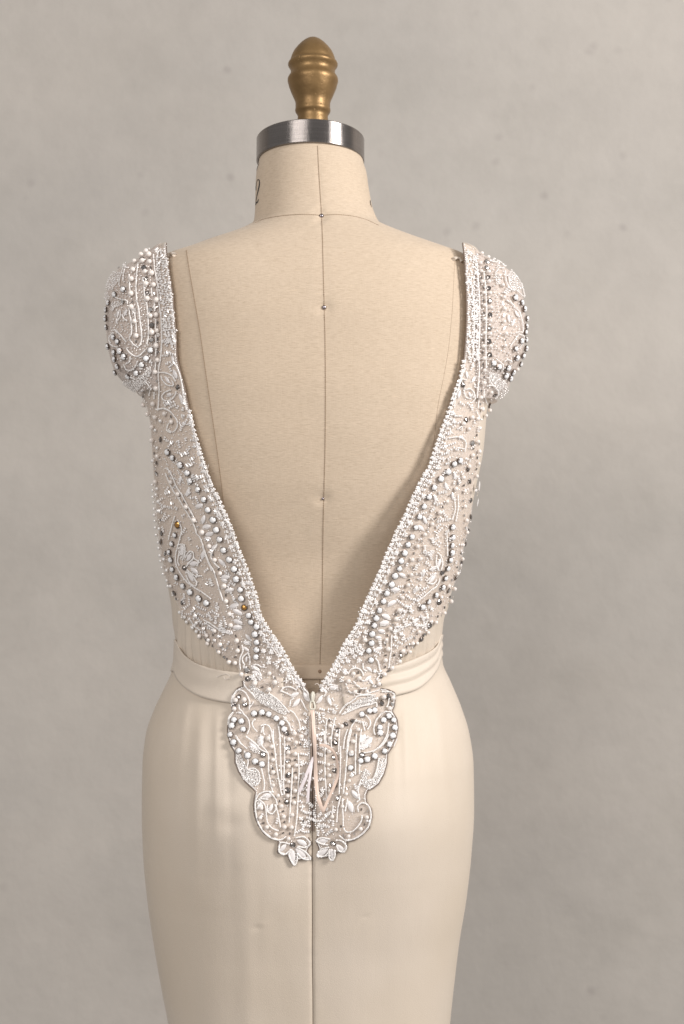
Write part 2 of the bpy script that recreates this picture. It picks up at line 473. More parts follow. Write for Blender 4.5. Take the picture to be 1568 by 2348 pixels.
# finial profile measured down its right flank
fin = [(160, 0), (162.5, 28), (171, 50), (188, 78), (215, 110), (250, 143), (290, 173), (330, 192), (362, 202), (378, 203), (384, 206), (392, 218), (405, 225), (420, 224), (436, 214), (452, 204),
       (472, 199), (492, 201), (504, 206), (514, 210), (524, 219), (540, 227), (560, 229), (578, 226), (592, 221), (620, 214), (660, 199), (700, 182), (735, 166), (765, 157), (782, 156),
       (790, 157), (802, 155), (822, 159), (838, 160), (852, 155), (862, 148), (875, 140), (890, 136), (905, 137), (925, 139), (1000, 140), (1095, 140)]
fz = lambda y: (1174 - (60 + y / 2.6133) / Q) * kk
base = fz(1095)
prof = [(hw / 3.937 * kk, (fz(y) - base)) for y, hw in fin]
prof = [(r_, z_) for r_, z_ in reversed(prof)]
lathe('finial', prof, M['gold'], form, ((717.0 - 784) * kk, .0225, base), -math.radians(3.2), 96)

def onsurf(tree, pts, lift=0.0, step=3.0, uc=718):
    out = []
    for p in catmull(pts, step=step):
        h = cast(tree, p.x, p.y, uc)
        if h: out.append(h[0] + h[1] * lift)
    return out
# stitched seams
def seam(pts, r=.00020, name='seam', stitch=True):
    P = onsurf([TT], pts, .0000, 2.0)
    tube(name, P, r, M['seam'], form, 5)
    if stitch:
        vs, fs = [], []
        Q_ = resample(P, .0016)
        for i in range(0, len(Q_) - 1):
            a, b = Q_[i], Q_[i].lerp(Q_[i+1], .62)
            t = (b - a).normalized(); s_ = t.cross(Vector((0, -1, 0))).normalized(); nn = s_.cross(t); nn = nn if nn.y < 0 else -nn
            o = len(vs)
            for q, hh in ((a, .0), (a.lerp(b, .5), .0003), (b, .0)):
                for sgn in (-1, 1): vs.append(q + s_ * sgn * .00030 + nn * (hh + .00022))
            fs += [(o, o+1, o+3, o+2), (o+2, o+3, o+5, o+4)]
        st = mk('stitching', vs, fs, M['seam'], form); tag(st, kind='stuff')
seam([(728, 334), (730, 380), (733, 430), (736, 475), (737, 493), (739, 540), (741, 620), (743, 700), (745, 780), (746, 900), (745, 1030), (742, 1145), (740, 1250), (738, 1400), (734, 1500), (732, 1600)])
seam([(585, 511), (600, 504), (625, 498), (660, 493.5), (700, 491.5), (737, 493.5), (770, 492), (805, 495), (835, 502), (858, 512), (868, 517)])
seam([(427, 574), (434, 620), (446, 690), (458, 760), (468, 830), (478, 900), (487, 960), (497, 1030), (505, 1090), (512, 1150), (522, 1230), (540, 1330)])
seam([(1042, 600), (1040, 650), (1036, 720), (1028, 800), (1018, 860), (1004, 930), (996, 1000), (985, 1080), (960, 1200)], .00014, stitch=False)

# pins
def ico(sub, sx=1, sy=1, sz=1):
    bm = bmesh.new(); bmesh.ops.create_icosphere(bm, subdivisions=sub, radius=1.0)
    for v in bm.verts: v.co = (v.co.x * sx, v.co.y * sy, v.co.z * sz)
    me = bpy.data.meshes.new('m'); bm.to_mesh(me); bm.free(); return me
def inst(name, me, parent, p, n, spin=0.0, scale=1.0, m=None, flat=1.0):
    o = bpy.data.objects.new(name, me); col.objects.link(o)
    q = n.to_track_quat('Z', 'Y')
    R = q.to_matrix().to_4x4() @ Matrix.Rotation(spin, 4, 'Z')
    sc = scale if isinstance(scale, tuple) else (scale, scale, scale)
    mw = Matrix.Translation(p) @ R @ Matrix.Diagonal((*sc, 1))
    o.parent = parent; o.matrix_parent_inverse = Matrix.Translation(-parent.matrix_world.translation) if parent.type != 'EMPTY' else Matrix.Translation(-parent.location)
    o.matrix_basis = mw
    return o
pinm = ico(2); pinm.materials.append(M['pin']); pinm.name = 'pin_head'
pinm.polygons.foreach_set('use_smooth', [True] * len(pinm.polygons))
for (u, v, rr) in ((737, 495.5, .0020), (742.5, 705, .0020), (739.5, 1143, .0013)):
    p, n = cast([TT], u, v); inst('pin', pinm, form, p + n * .0006, n, 0, (rr, rr, rr * .8))

# waist tape
P1 = [p for p in catmull([(560, 1533), (610, 1528), (665, 1525), (733, 1524.5), (780, 1525), (830, 1529), (880, 1534)], step=4)]
vs, fs = [], []
for i, p in enumerate(P1):
    for j in range(7):
        h_ = cast([TT], p.x, p.y + 34 * j / 6); vs.append(h_[0] + h_[1] * .0012)
for i in range(len(P1) - 1):
    for j in range(6):
        a = i * 7 + j; fs.append((a, a + 1, a + 8, a + 7))
tape = mk('waist_tape', vs, fs, M['twill'], form); solid(tape, .0009, 0)
p, n = cast([TT], 733, 1540.5); 
bm_ = ico(2); bm_.materials.append(M['seam'])
inst('pin', bm_, form, p + n * .0014, n, 0, (.0019, .0019, .0008))

# printed size and dark marks on the neck: stroke ribbons laid on the cloth by angle round the neck and height
def neck_pt(deg, v, off=.00035):
    # deg measured from the left flank (-x) towards the camera
    th = math.pi + math.radians(deg)
    return torso.P(th, zv(v), off)
def ink(name, pts, widths, lab=None):
    vs, fs = [], []; path = catmull(pts, step=.8)
    for i, p in enumerate(path):
        a, b = path[max(i-1, 0)], path[min(i+1, len(path)-1)]
        ta = Vector(((b.x - a.x) * .95, b.y - a.y)).normalized() if True else None
        t = i / (len(path) - 1); k = t * (len(widths) - 1); j = min(int(k), len(widths) - 2)
        w_ = widths[j] + (widths[j+1] - widths[j]) * (k - j)
        nx, ny = -ta.y * w_, ta.x * w_
        vs.append(neck_pt(p.x + nx, p.y + ny)); vs.append(neck_pt(p.x - nx, p.y - ny))
    for i in range(len(path) - 1): fs.append((2*i, 2*i+1, 2*i+3, 2*i+2))
    o = mk(name, vs, fs, M['ink'], form)
    if lab: tag(o, lab)
    return o
# the digit reads 2 from the left side of the form
ink('size_digit', [(13, 434), (12.5, 426), (14.5, 417.5), (19, 413), (23.5, 414.5), (25.5, 421), (24.5, 431), (21, 442), (16.5, 454), (13, 466), (12.5, 470)], [1.7, 1.3, .9, .9, 1.3, 1.6, 1.6, 1.3, 1.0, .8], 'printed black digit 2')
ink('size_digit', [(12.5, 469.5), (17, 466), (20.5, 467), (23.5, 461)], [1.2, 1.6, 1.5, .7])
ink('dark_mark', [(10, 386), (13, 380), (15.5, 374), (18.5, 371)], [1.0, 1.3, 1.2, .5])  # short dark stroke just below the neck ring
ink('dark_mark', [(167, 458), (164.5, 463), (163.5, 469), (165.5, 476)], [.6, 1.2, 1.2, .6])  # printed stroke at the right of the neck

# ------------------------------------------------------------------ dress
gown = empty('beaded_gown', (-0.026, 0.0, zv(2600)))
tag(gown, 'ivory silk gown with open V back, beaded straps and cap sleeves on the dress form', 'dress')

VL = [(384, 560), (384, 572)] + cl('A', [(1000, 400), (1030, 600), (1055, 750), (1070, 950), (1080, 1100), (1100, 1300), (1108, 1500), (1118, 1650), (1150, 1780), (1180, 1900), (1215, 2020), (1240, 2150)]) + \
     cl('C', [(548, 80), (570, 200), (600, 320), (630, 430), (660, 540), (690, 640), (730, 760), (768, 870), (810, 980), (860, 1070), (900, 1160), (945, 1260), (990, 1370), (1025, 1470), (1060, 1560), (1095, 1660), (1140, 1770), (1180, 1870), (1215, 1980), (1260, 2110)]) + \
     cl('E', [(670, 100), (745, 240), (840, 400), (960, 570), (1080, 760), (1175, 960), (1270, 1130), (1400, 1290), (1480, 1400), (1515, 1500)])
VR = [(1058, 560), (1059.5, 572)] + cl('B', [(470, 320), (482, 500), (492, 700), (498, 900), (498, 1100), (490, 1300), (480, 1450), (465, 1620), (440, 1780), (405, 1930), (360, 2050), (320, 2150)]) + \
     cl('D', [(1115, 30), (1060, 180), (1010, 320), (960, 470), (910, 620), (850, 730), (790, 840), (730, 970), (680, 1080), (635, 1190), (575, 1290), (520, 1430), (460, 1560), (415, 1680), (360, 1800), (310, 1920), (260, 2030), (205, 2150)]) + \
     cl('F', [(880, 30), (800, 250), (700, 420), (610, 550), (540, 700), (480, 830), (430, 930), (370, 1030), (310, 1120), (240, 1240), (180, 1330), (135, 1450)])
vl = interp(sorted([(p[1], p[0]) for p in VL])); vr = interp(sorted([(p[1], p[0]) for p in VR]))

def th_at(env, z, fu, lo, hi, off=0.0):
    """angle (between lo and hi, on the back) at which the section crosses image curve u = fu(v)"""
    g = lambda th: (lambda q: q[0] - fu(q[1]))(proj(env.P(th, z, off)))
    a, b = lo, hi
    for _ in range(34):
        m_ = (a + b) / 2
        if g(a) * g(m_) <= 0: b = m_
        else: a = m_
    return (a + b) / 2
PI = math.pi
def strip(env, v0, v1, rows, cols, fl, fr, off=0.0, vtop=None):
    tops = {}
    """open strip: from the left edge curve round the front to the right edge curve"""
    vs, fs = [], []
    for i in range(rows + 1):
        t = i / rows
        for j in range(cols + 1):
            s = j / cols
            def pt(z):
                a = th_at(env, z, fl, -PI * .999, -PI * .35) if fl else -PI / 2
                b = th_at(env, z, fr, -PI * .65, -.001) if fr else -PI / 2
                return a, b
            if j == 0: z = zv(v0 + (v1 - v0) * t); a, b = pt(z)
            # from a (left back) decreasing through -pi (left side), -3pi/2 (front), to b - 2pi
            # denser columns near both back edges
            ss = s - .035 * math.sin(4 * PI * s) if False else s
            th = a + (b - 2 * PI - a) * ss
            if vtop:
                # individual top height for this angle
                lo, hi = zv(1700), zv(1440)
                for _ in range(24 if j not in tops else 0):
                    m_ = (lo + hi) / 2; q = proj(env.P(th, m_, off))
                    back = math.sin(th) < 0.05
                    tv = vtop(q[0]) if back else vtop(0 if math.cos(th) < 0 else 1568)
                    if q[1] > tv: lo = m_
                    else: hi = m_
                zt = tops.setdefault(j, (lo + hi) / 2); zz = zt + (zv(v1) - zt) * t
                if t > 0:
                    pass
                vs.append(env.P(th, zz, off))
            else: vs.append(env.P(th, z, off))
    c = cols + 1
    for i in range(rows):
        for j in range(cols):
            a_ = i * c + j; fs.append((a_, a_ + c, a_ + c + 1, a_ + 1))
    return vs, fs

# gathers in the side bodice: thin vertical pleats above the belt
class Gathered:
    def __init__(s, e): s.e = e
    def P(s, th, z, off=0.0):
        p = s.e.P(th, z, off); u, v = proj(p)
        k = max(0, min(1, (v - 1330) / 120)) * (1 if v < 1640 else 0)
        if math.sin(th) < .25 and k > 0:
            n = Vector((math.cos(th), math.sin(th), 0))
            a = .00075 * k * (math.sin(u / 2.7 + .7 * math.sin(v / 60)) + .6 * math.sin(u / 1.63 + 1.3))
            p = p + n * a
        if v > 1480:
            p = p - Vector((math.cos(th), math.sin(th), 0)) * min(.003, (v - 1480) * .00006)
        return p
silk = Gathered(dress)
insL = lambda v: vl(v) - (4 if v < 1000 else min(4 + (v - 1000) * .06, 16))
insR = lambda v: vr(v) + (3 if v < 900 else min(3 + (v - 900) * .06, 18))
vs, fs = strip(silk, 574, 1640, 150, 420, insL, insR)
bod = mk('bodice', vs, fs, M['silk'], gown); solid(bod, .0007, -1)

seamL = lambda v: 715.2; seamR = lambda v: 717.4
belt_t = interp([(0, 1462), (398, 1466), (403, 1472), (410, 1486), (424, 1504), (462, 1526), (506, 1537), (550, 1543), (620, 1552), (690, 1557), (750, 1555), (850, 1541), (902, 1528), (955, 1509), (990, 1492), (1005, 1478), (1014, 1455), (1568, 1449)])
belt_b = interp([(0, 1536), (395, 1540), (403, 1556), (422, 1577), (462, 1599), (517, 1611), (560, 1615), (640, 1621), (700, 1624), (760, 1622), (850, 1610), (905, 1596), (955, 1582), (982, 1563), (1005, 1533), (1017, 1504), (1568, 1500)])
belt_m = lambda u: (belt_t(u) + belt_b(u)) / 2
vs, fs = strip(dress, 1500, 2800, 330, 420, seamL, seamR, .0004, belt_m)
# the two edges of the centre seam turn in
c = 421
sk_v, sk_f = list(vs), list(fs)
base_n = len(sk_v)
for i in range(331):
    pL, pR = vs[i * c], vs[i * c + 420]
    sk_v.append(pL + Vector((.0004, .0012, 0))); sk_v.append(pL + Vector((-.0006, .0035, 0)))
    sk_v.append(pR + Vector((-.0002, .0014, 0))); sk_v.append(pR + Vector((.0008, .0035, 0)))
for i in range(330):
    a = base_n + i * 4; b = a + 4
    sk_f += [(i*c, a, b, (i+1)*c), (a, a+1, b+1, b), (a+2, i*c+420, (i+1)*c+420, b+2), (a+3, a+2, b+2, b+3)]
skirt = mk('skirt', sk_v, sk_f, M['silk'], gown)
sub = None
# zip tape lying under the seam
P = []
vs, fs = [], []
for i in range(120):
    v = 1596 + (2900 - 1596) * i / 119
    h_ = None
    z = zv(1174 + (v - 1174) * .93)
    th = th_at(dress, z, lambda q: 716.3, -PI * .65, -PI * .35)
    p = dress.P(th, z)
    vs += [p + Vector((-.006, .0040, 0)), p + Vector((.006, .0040, 0))]
for i in range(119): fs.append((2*i, 2*i+1, 2*i+3, 2*i+2))
mk('zip_tape', vs, fs, M['twill'], gown)

# belt
def band(name, u0, u1, front=False):
    pass
class Belt:
    """band between belt_t and belt_b, softly pleated lengthwise"""
vs, fs = [], []; rows = 14
fbL = lambda v: 650; fbR = lambda v: 783
colsB = 300
zc = zv(1560)
aL = th_at(dress, zc, fbL, -PI * .999, -PI * .35); aR = th_at(dress, zc, fbR, -PI * .65, -.001)
for j in range(colsB + 1):
    th = aL + (aR - 2 * PI - aL) * j / colsB
    ends = []
    for tab in (belt_t, belt_b):
        lo, hi = zv(1720), zv(1400)
        for _ in range(28):
            m_ = (lo + hi) / 2; q = proj(dress.P(th, m_, .002)); back = math.sin(th) < 0.05
            tv = tab(q[0]) if back else tab(0 if math.cos(th) < 0 else 1568)
            if q[1] > tv: lo = m_
            else: hi = m_
        ends.append((lo + hi) / 2)
    right = math.cos(th) > 0
    for i in range(rows + 1):
        t = i / rows
        z = ends[0] + (ends[1] - ends[0]) * t
        edge = .0009 - .0008 * (abs(2 * t - 1) ** 6)
        drape = .0010 * math.sin(t * (15 if right else 7) + 1.2 * math.sin(th * 3) + (1 if right else 0)) * (1.0 if right else .35) * math.sin(PI * t)
        vs.append(dress.P(th, z, .0003 + .0014 * abs(math.sin(th)) ** .7 + drape * (.5 + .5 * min(1, abs(math.sin(th)) * 1.5))))
for j in range(colsB):
    for i in range(rows):
        a = j * (rows + 1) + i; fs.append((a, a + 1, a + rows + 2, a + rows + 1))
belt = mk('belt', vs, fs, M['satin'], gown); solid(belt, .0010, -1)

# envelope used to lay the lace and beads on (calculation only, belt included)
ev, ef = dress.mesh(560, 2300, 260, 220, .0005)
TE = bvh(ev, ef); TB = bvh(vs, fs)

# cap sleeves: each row swings from the strap out to the arm and back to the front
def cap_rows(side, v0, v1, rows, off=0.0):
    vs = []; cols = 46
    for i in range(rows + 1):
        v = v0 + (v1 - v0) * i / rows; z = zv(v)
        uo = cap_env.L(v) if side < 0 else cap_env.R(v)
        uin = 366 if side < 0 else 1088
        uin = max(uin, uo + 6) if side < 0 else min(uin, uo - 6)
        f = lambda q: uin
        try: th = th_at(dress, z, f, -PI * .9995, -PI * .5) if side < 0 else th_at(dress, z, f, -PI * .5, -.0005)
        except Exception: th = -PI * .9
        p0 = dress.P(th, z, .0012); y0 = min(p0.y, -.006)
        xo = (uo - 784) * S + side * off
        P2 = Vector((xo, .004, z)); P1 = Vector((xo - side * .001, y0 * .96, z))
        P3 = Vector((xo, -y0 * .9, z)); P4 = Vector((p0.x - side * .004, -y0 * 1.25, z))
        for j in range(cols + 1):
            t = 2 * j / cols
            if t <= 1: p = (1-t)**2 * p0 + 2*t*(1-t) * P1 + t*t * P2
            else: t -= 1; p = (1-t)**2 * P2 + 2*t*(1-t) * P3 + t*t * P4
            vs.append(p)
    fs = []; c = cols + 1
    for i in range(rows):
        for j in range(cols):
            a = i * c + j; fs.append((a, a + 1, a + c + 1, a + c) if side > 0 else (a, a + c, a + c + 1, a + 1))
    return vs, fs
TC = []
for side, v1 in ((-1, 906), (1, 922)):
    cv, cf = cap_rows(side, 573, v1, 60)
    c_ = mk('cap_sleeve', cv, cf, M['net'], gown); solid(c_, .0005, -1)
    TC.append(bvh(cv, cf))
    # soft silk lining of the cap, set a little inside so the net reads as sheer over it
    lv, lf = cap_rows(side, 576, 850, 50, -.0045)
    lv = [p + Vector((0, .004 if p.y < 0 else -.004, -.001)) for p in lv]
    mk('sleeve_lining', lv, lf, M['silk'], gown)
ALL = [TE, TB] + TC

# small rolled strap facings showing inside the shoulders
for pts in ([(386, 586), (390, 578), (396, 576), (402, 580)], [(1057, 594), (1051, 587), (1044, 586), (1037, 589)]):
    P = []
    for u, v in pts:
        h_ = cast([TT], u, v + 6); P.append(h_[0] + h_[1] * .001 + Vector((0, 0, -.0004)))
    P = catmull(P, step=.002); nn = [Vector((0, -.3, 1)).normalized()] * len(P)
    tube('strap_facing', P, 1, M['satin'], gown, 10, flat=(.0024, .0014, nn))

# ------------------------------------------------------------------ lace panels (sheer net with an outline traced on the gown)
def dens(pts, st=4.0): return [Vector((p.x, p.y)) for p in resample([Vector((q.x, q.y)) for q in catmull(pts, step=2.0)], st)]
LEFT_OUT = cl('A', [(640, 200), (610, 700), (610, 1500), (600, 2100)]) + cl('C', [(60, 60), (120, 200), (130, 400), (150, 560), (160, 760), (160, 1000), (165, 1250), (185, 1450), (225, 1650), (265, 1800), (310, 1940), (350, 2050), (400, 2150), (450, 2250)]) + \
    cl('I', [(470, 90), (580, 190), (690, 320), (770, 400), (850, 470), (930, 560), (1010, 600), (1045, 640)]) + cl('E', [(335, 1120), (380, 1230), (400, 1320), (310, 1350), (230, 1460), (200, 1600), (215, 1760), (150, 1860), (140, 2000), (130, 2150)]) + \
    cl('G', [(70, 110), (95, 190), (130, 245), (130, 330), (160, 410), (215, 495), (275, 550), (300, 575), (292, 620), (282, 690), (292, 780), (325, 860), (370, 925), (430, 968), (490, 985), (490, 1030), (482, 1085), (520, 1100), (570, 1110), (590, 1160), (625, 1200), (650, 1150), (700, 1142), (770, 1138), (735, 1070), (770, 1010), (745, 950)])
RIGHT_OUT = cl('B', [(750, 250), (790, 700), (780, 1500), (790, 2000)]) + cl('D', [(1440, 100), (1410, 300), (1425, 480), (1410, 620), (1385, 740), (1350, 850), (1345, 1000), (1340, 1160), (1325, 1310), (1290, 1440), (1245, 1620), (1190, 1780), (1140, 1900), (1110, 2000), (1050, 2130), (960, 2260)]) + \
    cl('F', [(1530, 760), (1460, 860), (1350, 970), (1240, 1060), (1190, 1140), (1160, 1280), (1290, 1310), (1385, 1345), (1395, 1450), (1385, 1560), (1350, 1650), (1425, 1780), (1440, 1930), (1410, 2070), (1350, 2210)]) + \
    cl('G', [(1480, 120), (1455, 200), (1415, 260), (1410, 340), (1385, 430), (1340, 510), (1290, 550), (1250, 565), (1235, 610), (1240, 660), (1280, 720), (1285, 790), (1260, 880), (1200, 940), (1130, 985), (1075, 985), (1075, 1050), (1030, 1085), (985, 1080), (955, 1155), (925, 1120), (870, 1130), (815, 1120), (840, 1060), (810, 985), (830, 940)])
def nl(p): return Vector((p[0], p[1]))
zipL = [(712.5, 1800), (712.5, 1720), (712, 1650), (711, 1600)]
zipR = [(720, 1795), (720, 1720), (719.5, 1650), (719, 1596)]
VLx = [q for q in VL if q[1] < 1588]; VRx = [q for q in VR if q[1] < 1588]

def panel(name, boundary):
    """boundary: list of 2-D points; triangulated on a fine grid and laid on the gown"""
    b = boundary; n = len(b)
    xs = [p.x for p in b]; ys = [p.y for p in b]
    pts = [p.copy() for p in b]
    poly = np.array([(p.x, p.y) for p in b])
    g = 6.0
    gx = np.arange(min(xs), max(xs), g); gy = np.arange(min(ys), max(ys), g)
    X, Y = np.meshgrid(gx, gy); X = X.ravel(); Y = Y.ravel()
    ins = np.zeros(len(X), bool); x2, y2 = poly[-1]
    for x1, y1 in poly:
        cnd = (y1 > Y) != (y2 > Y)
        with np.errstate(divide='ignore', invalid='ignore'):
            ins ^= cnd & (X < (x2 - x1) * (Y - y1) / (y2 - y1) + x1)
        x2, y2 = x1, y1
    pts += [Vector((float(x), float(y))) for x, y in zip(X[ins], Y[ins])]
    v2, e2, f2, *_ = delaunay_2d_cdt(pts, [(i, (i + 1) % n) for i in range(n)], [], 1, 0.01)
    vs = []
    for q in v2:
        h_ = cast([TE, TB], q.x, q.y); vs.append(h_[0] + h_[1] * .0012)
    o = mk(name, vs, [tuple(f) for f in f2], M['net'], gown)
    return o
LB = dens(VLx) + dens([zipL[3], zipL[2], zipL[1], zipL[0]], 6) + list(reversed(dens(LEFT_OUT)))
RB = dens(VRx) + dens([zipR[3], zipR[2], zipR[1], zipR[0]], 6) + list(reversed(dens(RIGHT_OUT)))
tag(panel('lace_net', LB), 'sheer net panel left of the zip'); tag(panel('lace_net', RB), 'sheer net panel right of the zip')

def cord(pts, r=.0006, lift=.0016, name='edge_cord', m=None, trees=None):
    P = onsurf(trees or [TE, TB], pts, lift, 2.2)
    o = tube(name, P, r, m or M['cord'], gown, 5); return P
cord([(p[0], p[1]) for p in VLx], .00045); cord([(p[0], p[1]) for p in VRx], .00055)
iL = len(cl('A', [0] * 0)) 
TAILL = [(p.x, p.y) for p in resample([Vector(q) for q in LEFT_OUT if q[1] > 1585 or (q[1] > 1560 and q[0] > 530)], 3)]
TAILR = [(p.x, p.y) for p in resample([Vector(q) for q in RIGHT_OUT if q[1] > 1560], 3)]
cord(TAILL, .0005); cord(TAILR, .0005)
cord([(713.5, 1640), (713.8, 1720), (714, 1780), (714.3, 1850), (714.4, 1905)], .0006); cord([(719, 1700), (719, 1760), (719, 1850), (718.5, 1905)], .0006)

# ------------------------------------------------------------------ bead kinds
def smooth_me(me, m, name, smooth=True):
    me.name = name; me.materials.append(m); me.polygons.foreach_set('use_smooth', [smooth] * len(me.polygons)); return me
def cabochon():
    bm = bmesh.new(); bmesh.ops.create_icosphere(bm, subdivisions=2, radius=1.0)
    for v in bm.verts:
        v.co.z = v.co.z * .72 if v.co.z > 0 else v.co.z * .35
        v.co.x *= 1.0; 
        if v.co.z > .6: v.co.z = .6 + (v.co.z - .6) * .4
    me = bpy.data.meshes.new('m'); bm.to_mesh(me); bm.free(); return me
ME = {}
ME['W'] = smooth_me(cabochon(), M['white'], 'milk_stone')
ME['P'] = smooth_me(ico(2), M['pearl'], 'pearl')
ME['G'] = smooth_me(ico(1), M['clear'], 'glass_bead', True)
def facet():
    vs, fs = [], []
    rings = [(1.0, 0.0), (.96, .25), (.60, .48)]
    for k, (r_, z_) in enumerate(rings):
        for i in range(8):
            a = 2 * PI * (i + .5 * (k == 2)) / 8; vs.append((r_ * math.cos(a), r_ * math.sin(a), z_))
    for k in (0, 1):
        for i in range(8): 
            fs.append((k*8+i, k*8+(i+1) % 8, (k+1)*8+(i+1) % 8)); fs.append((k*8+i, (k+1)*8+(i+1) % 8, (k+1)*8+i))
    vs.append((0, 0, .70))
    for i in range(8): fs.append((16+i, 16+(i+1) % 8, 24))
    me = bpy.data.meshes.new('m'); me.from_pydata(vs, [], fs); return me
ME['R'] = smooth_me(facet(), M['crystal'], 'rhinestone', False)
ME['Y'] = smooth_me(facet(), M['amber'], 'amber_rhinestone', False)
def setting():
    """cup of metal with four claws folded over the rim"""
    bm = bmesh.new(); seg = 12
    ring_ = [[bm.verts.new((r_ * math.cos(2*PI*i/seg), r_ * math.sin(2*PI*i/seg), z_)) for i in range(seg)] for r_, z_ in ((.86, -.55), (1.04, -.25), (1.10, .02), (1.0, .05))]
    for a, b in zip(ring_, ring_[1:]):
        for i in range(seg): bm.faces.new((a[i], a[(i+1) % seg], b[(i+1) % seg], b[i]))
    for k in range(4):
        an = PI / 4 + k * PI / 2; c_, s_ = math.cos(an), math.sin(an); t = (-s_, c_)
        P = []
        for r_, z_, w_ in ((1.04, .0, .15), (.98, .36, .13), (.80, .58, .07)):
            for sg in (-1, 1): P.append(bm.verts.new((r_*c_ + t[0]*w_*sg, r_*s_ + t[1]*w_*sg, z_)))
        bm.faces.new((P[0], P[1], P[3], P[2])); bm.faces.new((P[2], P[3], P[5], P[4]))
    me = bpy.data.meshes.new('m'); bm.to_mesh(me); bm.free(); return me
ME['set'] = smooth_me(setting(), M['claw'], 'claw_setting', False)
def cyl(seg=6):
    vs, fs = [], []
    for z_ in (-1, 1):
        for i in range(seg): vs.append((math.cos(2*PI*i/seg), math.sin(2*PI*i/seg), z_))
    for i in range(seg): fs.append((i, (i+1) % seg, seg+(i+1) % seg, seg+i))
    fs.append(tuple(reversed(range(seg)))); fs.append(tuple(range(seg, 2*seg)))
    return vs, fs
_v, _f = cyl(6); _m = bpy.data.meshes.new('dark_tube'); 
_m.from_pydata([(z_, x, y) for x, y, z_ in _v], [], _f); ME['K'] = smooth_me(_m, M['crystal'], 'crystal_tube', False)
ME['R2'] = smooth_me(facet(), M['crystal2'], 'rhinestone_glint', False)
_m = ME['K'].copy(); _m.materials.clear(); _m.materials.append(M['crystal2']); ME['K2'] = _m
def petal_me():
    """pointed boat-shaped sequin with a domed back and a shallow ridge"""
    vs, fs = [], []; n = 9; m_ = 6
    for i in range(n + 1):
        t = -1 + 2 * i / n; w_ = (1 - abs(t) ** 2.1) ** .8 if abs(t) < 1 else 0
        for j in range(m_ + 1):
            s = -1 + 2 * j / m_
            vs.append((t, s * w_ * .42, (.30 * (1 - s * s) ** .6) * (.35 + .65 * w_) * w_ ** .5 if w_ > 0 else 0))
    for i in range(n):
        for j in range(m_):
            a = i * (m_ + 1) + j; fs.append((a, a + m_ + 1, a + m_ + 2, a + 1))
    me = bpy.data.meshes.new('m'); me.from_pydata(vs, [], fs); return me
ME['L'] = smooth_me(petal_me(), M['petal'], 'petal_sequin')

NAMES = dict(W='milk_glass_stone', P='pearl', R='rhinestone', Y='rhinestone', K='crystal_tube_bead', L='petal_sequin', G='glass_bead')
def place(kind, u, v, r, ang=None, lift=None, sc=None):
    h_ = cast(ALL, u, v)
    if not h_: return
    p, n = h_
    jit = Vector((random.uniform(-1, 1), random.uniform(-1, 1), random.uniform(-1, 1))) * (.38 if kind == 'R' else .16 if kind == 'W' else .1)
    n2 = (n + jit).normalized()
    if ang is None:
        spin = random.uniform(0, 6.28)
        q = n2.to_track_quat('Z', 'Y').to_matrix()
    else:
        # long axis x along the image direction ang (degrees, up positive)
        d = Vector((math.cos(math.radians(ang)), 0, math.sin(math.radians(ang))))
        x = (d - n * d.dot(n)).normalized(); y = n.cross(x); q = Matrix((x, y, n)).transposed(); spin = 0
    sc = sc or (r, r, r)
    lift = {'W': .62, 'P': .82, 'R': .25, 'Y': .25, 'K': .8, 'L': .12, 'G': .8}[kind] * sc[2] if lift is None else lift
    pos = p + n * (lift + .0013)
    o = bpy.data.objects.new(NAMES[kind], ME[kind if kind not in 'RK' or random.random() < .6 else kind + '2']); col.objects.link(o); o.parent = gown
    o.matrix_parent_inverse = Matrix.Translation(-gown.location)
    mw = Matrix.Translation(pos) @ q.to_4x4() @ Matrix.Rotation(spin, 4, 'Z') @ Matrix.Diagonal((*sc, 1))
    o.matrix_basis = mw
    if kind == 'Y': o['label'] = 'amber rhinestone in a dark claw setting'
    if kind in 'WRY':
        s_ = bpy.data.objects.new('claw_setting', ME['set']); col.objects.link(s_); s_.parent = o
        if kind != 'W': s_.scale = (1.12, 1.12, .62); s_.location = (0, 0, .05)
    return o

# joined bead work: numpy instancing of tiny meshes into one mesh
def unit_ico1():
    me = ico(1); v = np.array([x.co[:] for x in me.vertices]); f = np.array([list(p.vertices) for p in me.polygons]); bpy.data.meshes.remove(me); return v, f
ICO = unit_ico1()
TV = np.array([(a, b, c_) for a, b, c_ in _v]); TFq = np.array([f for f in _f if len(f) == 4])
TF = np.concatenate([TFq[:, [0, 1, 2]], TFq[:, [0, 2, 3]], np.array([(0, 5, 4), (0, 4, 3), (0, 3, 2), (0, 2, 1), (6, 7, 8), (6, 8, 9), (6, 9, 10), (6, 10, 11)])])
CYL = (TV, TF)
SEED, CLEAR, TUBE, TUBC = [], [], [], []       # (pos, n, r) or (pos, axis, n, r, half length)
def place3(u, v, lift):
    h_ = cast(ALL, u, v)
    return h_[0] + h_[1] * (lift + .0013), h_[1]
def seed(u, v, r=.00092, kind=None, lift=.7):
    h_ = place3(u, v, r * lift); (SEED if kind is None else kind).append((h_[0], r))
def string(pts, sp=3.3, r=.00086, closed=False, kind=None, jit=.15):
    P = resample([Vector((p.x, p.y)) for p in catmull(pts, closed, 1.5)], sp, closed)
    for p in P: seed(p.x + random.uniform(-jit, jit), p.y + random.uniform(-jit, jit), r * random.uniform(.9, 1.12), kind, 1.05)
def tubeb(u, v, ang, r=.00090, hl=.00135, kind=None, lift=1.0):
    h_ = cast(ALL, u, v); n = h_[1]
    d = Vector((math.cos(ang), random.uniform(-.35, .35), math.sin(ang))); x = (d - n * d.dot(n) * .8).normalized()
    (TUBE if kind is None else kind).append((h_[0] + n * (r * lift + .0013), x, r, hl))
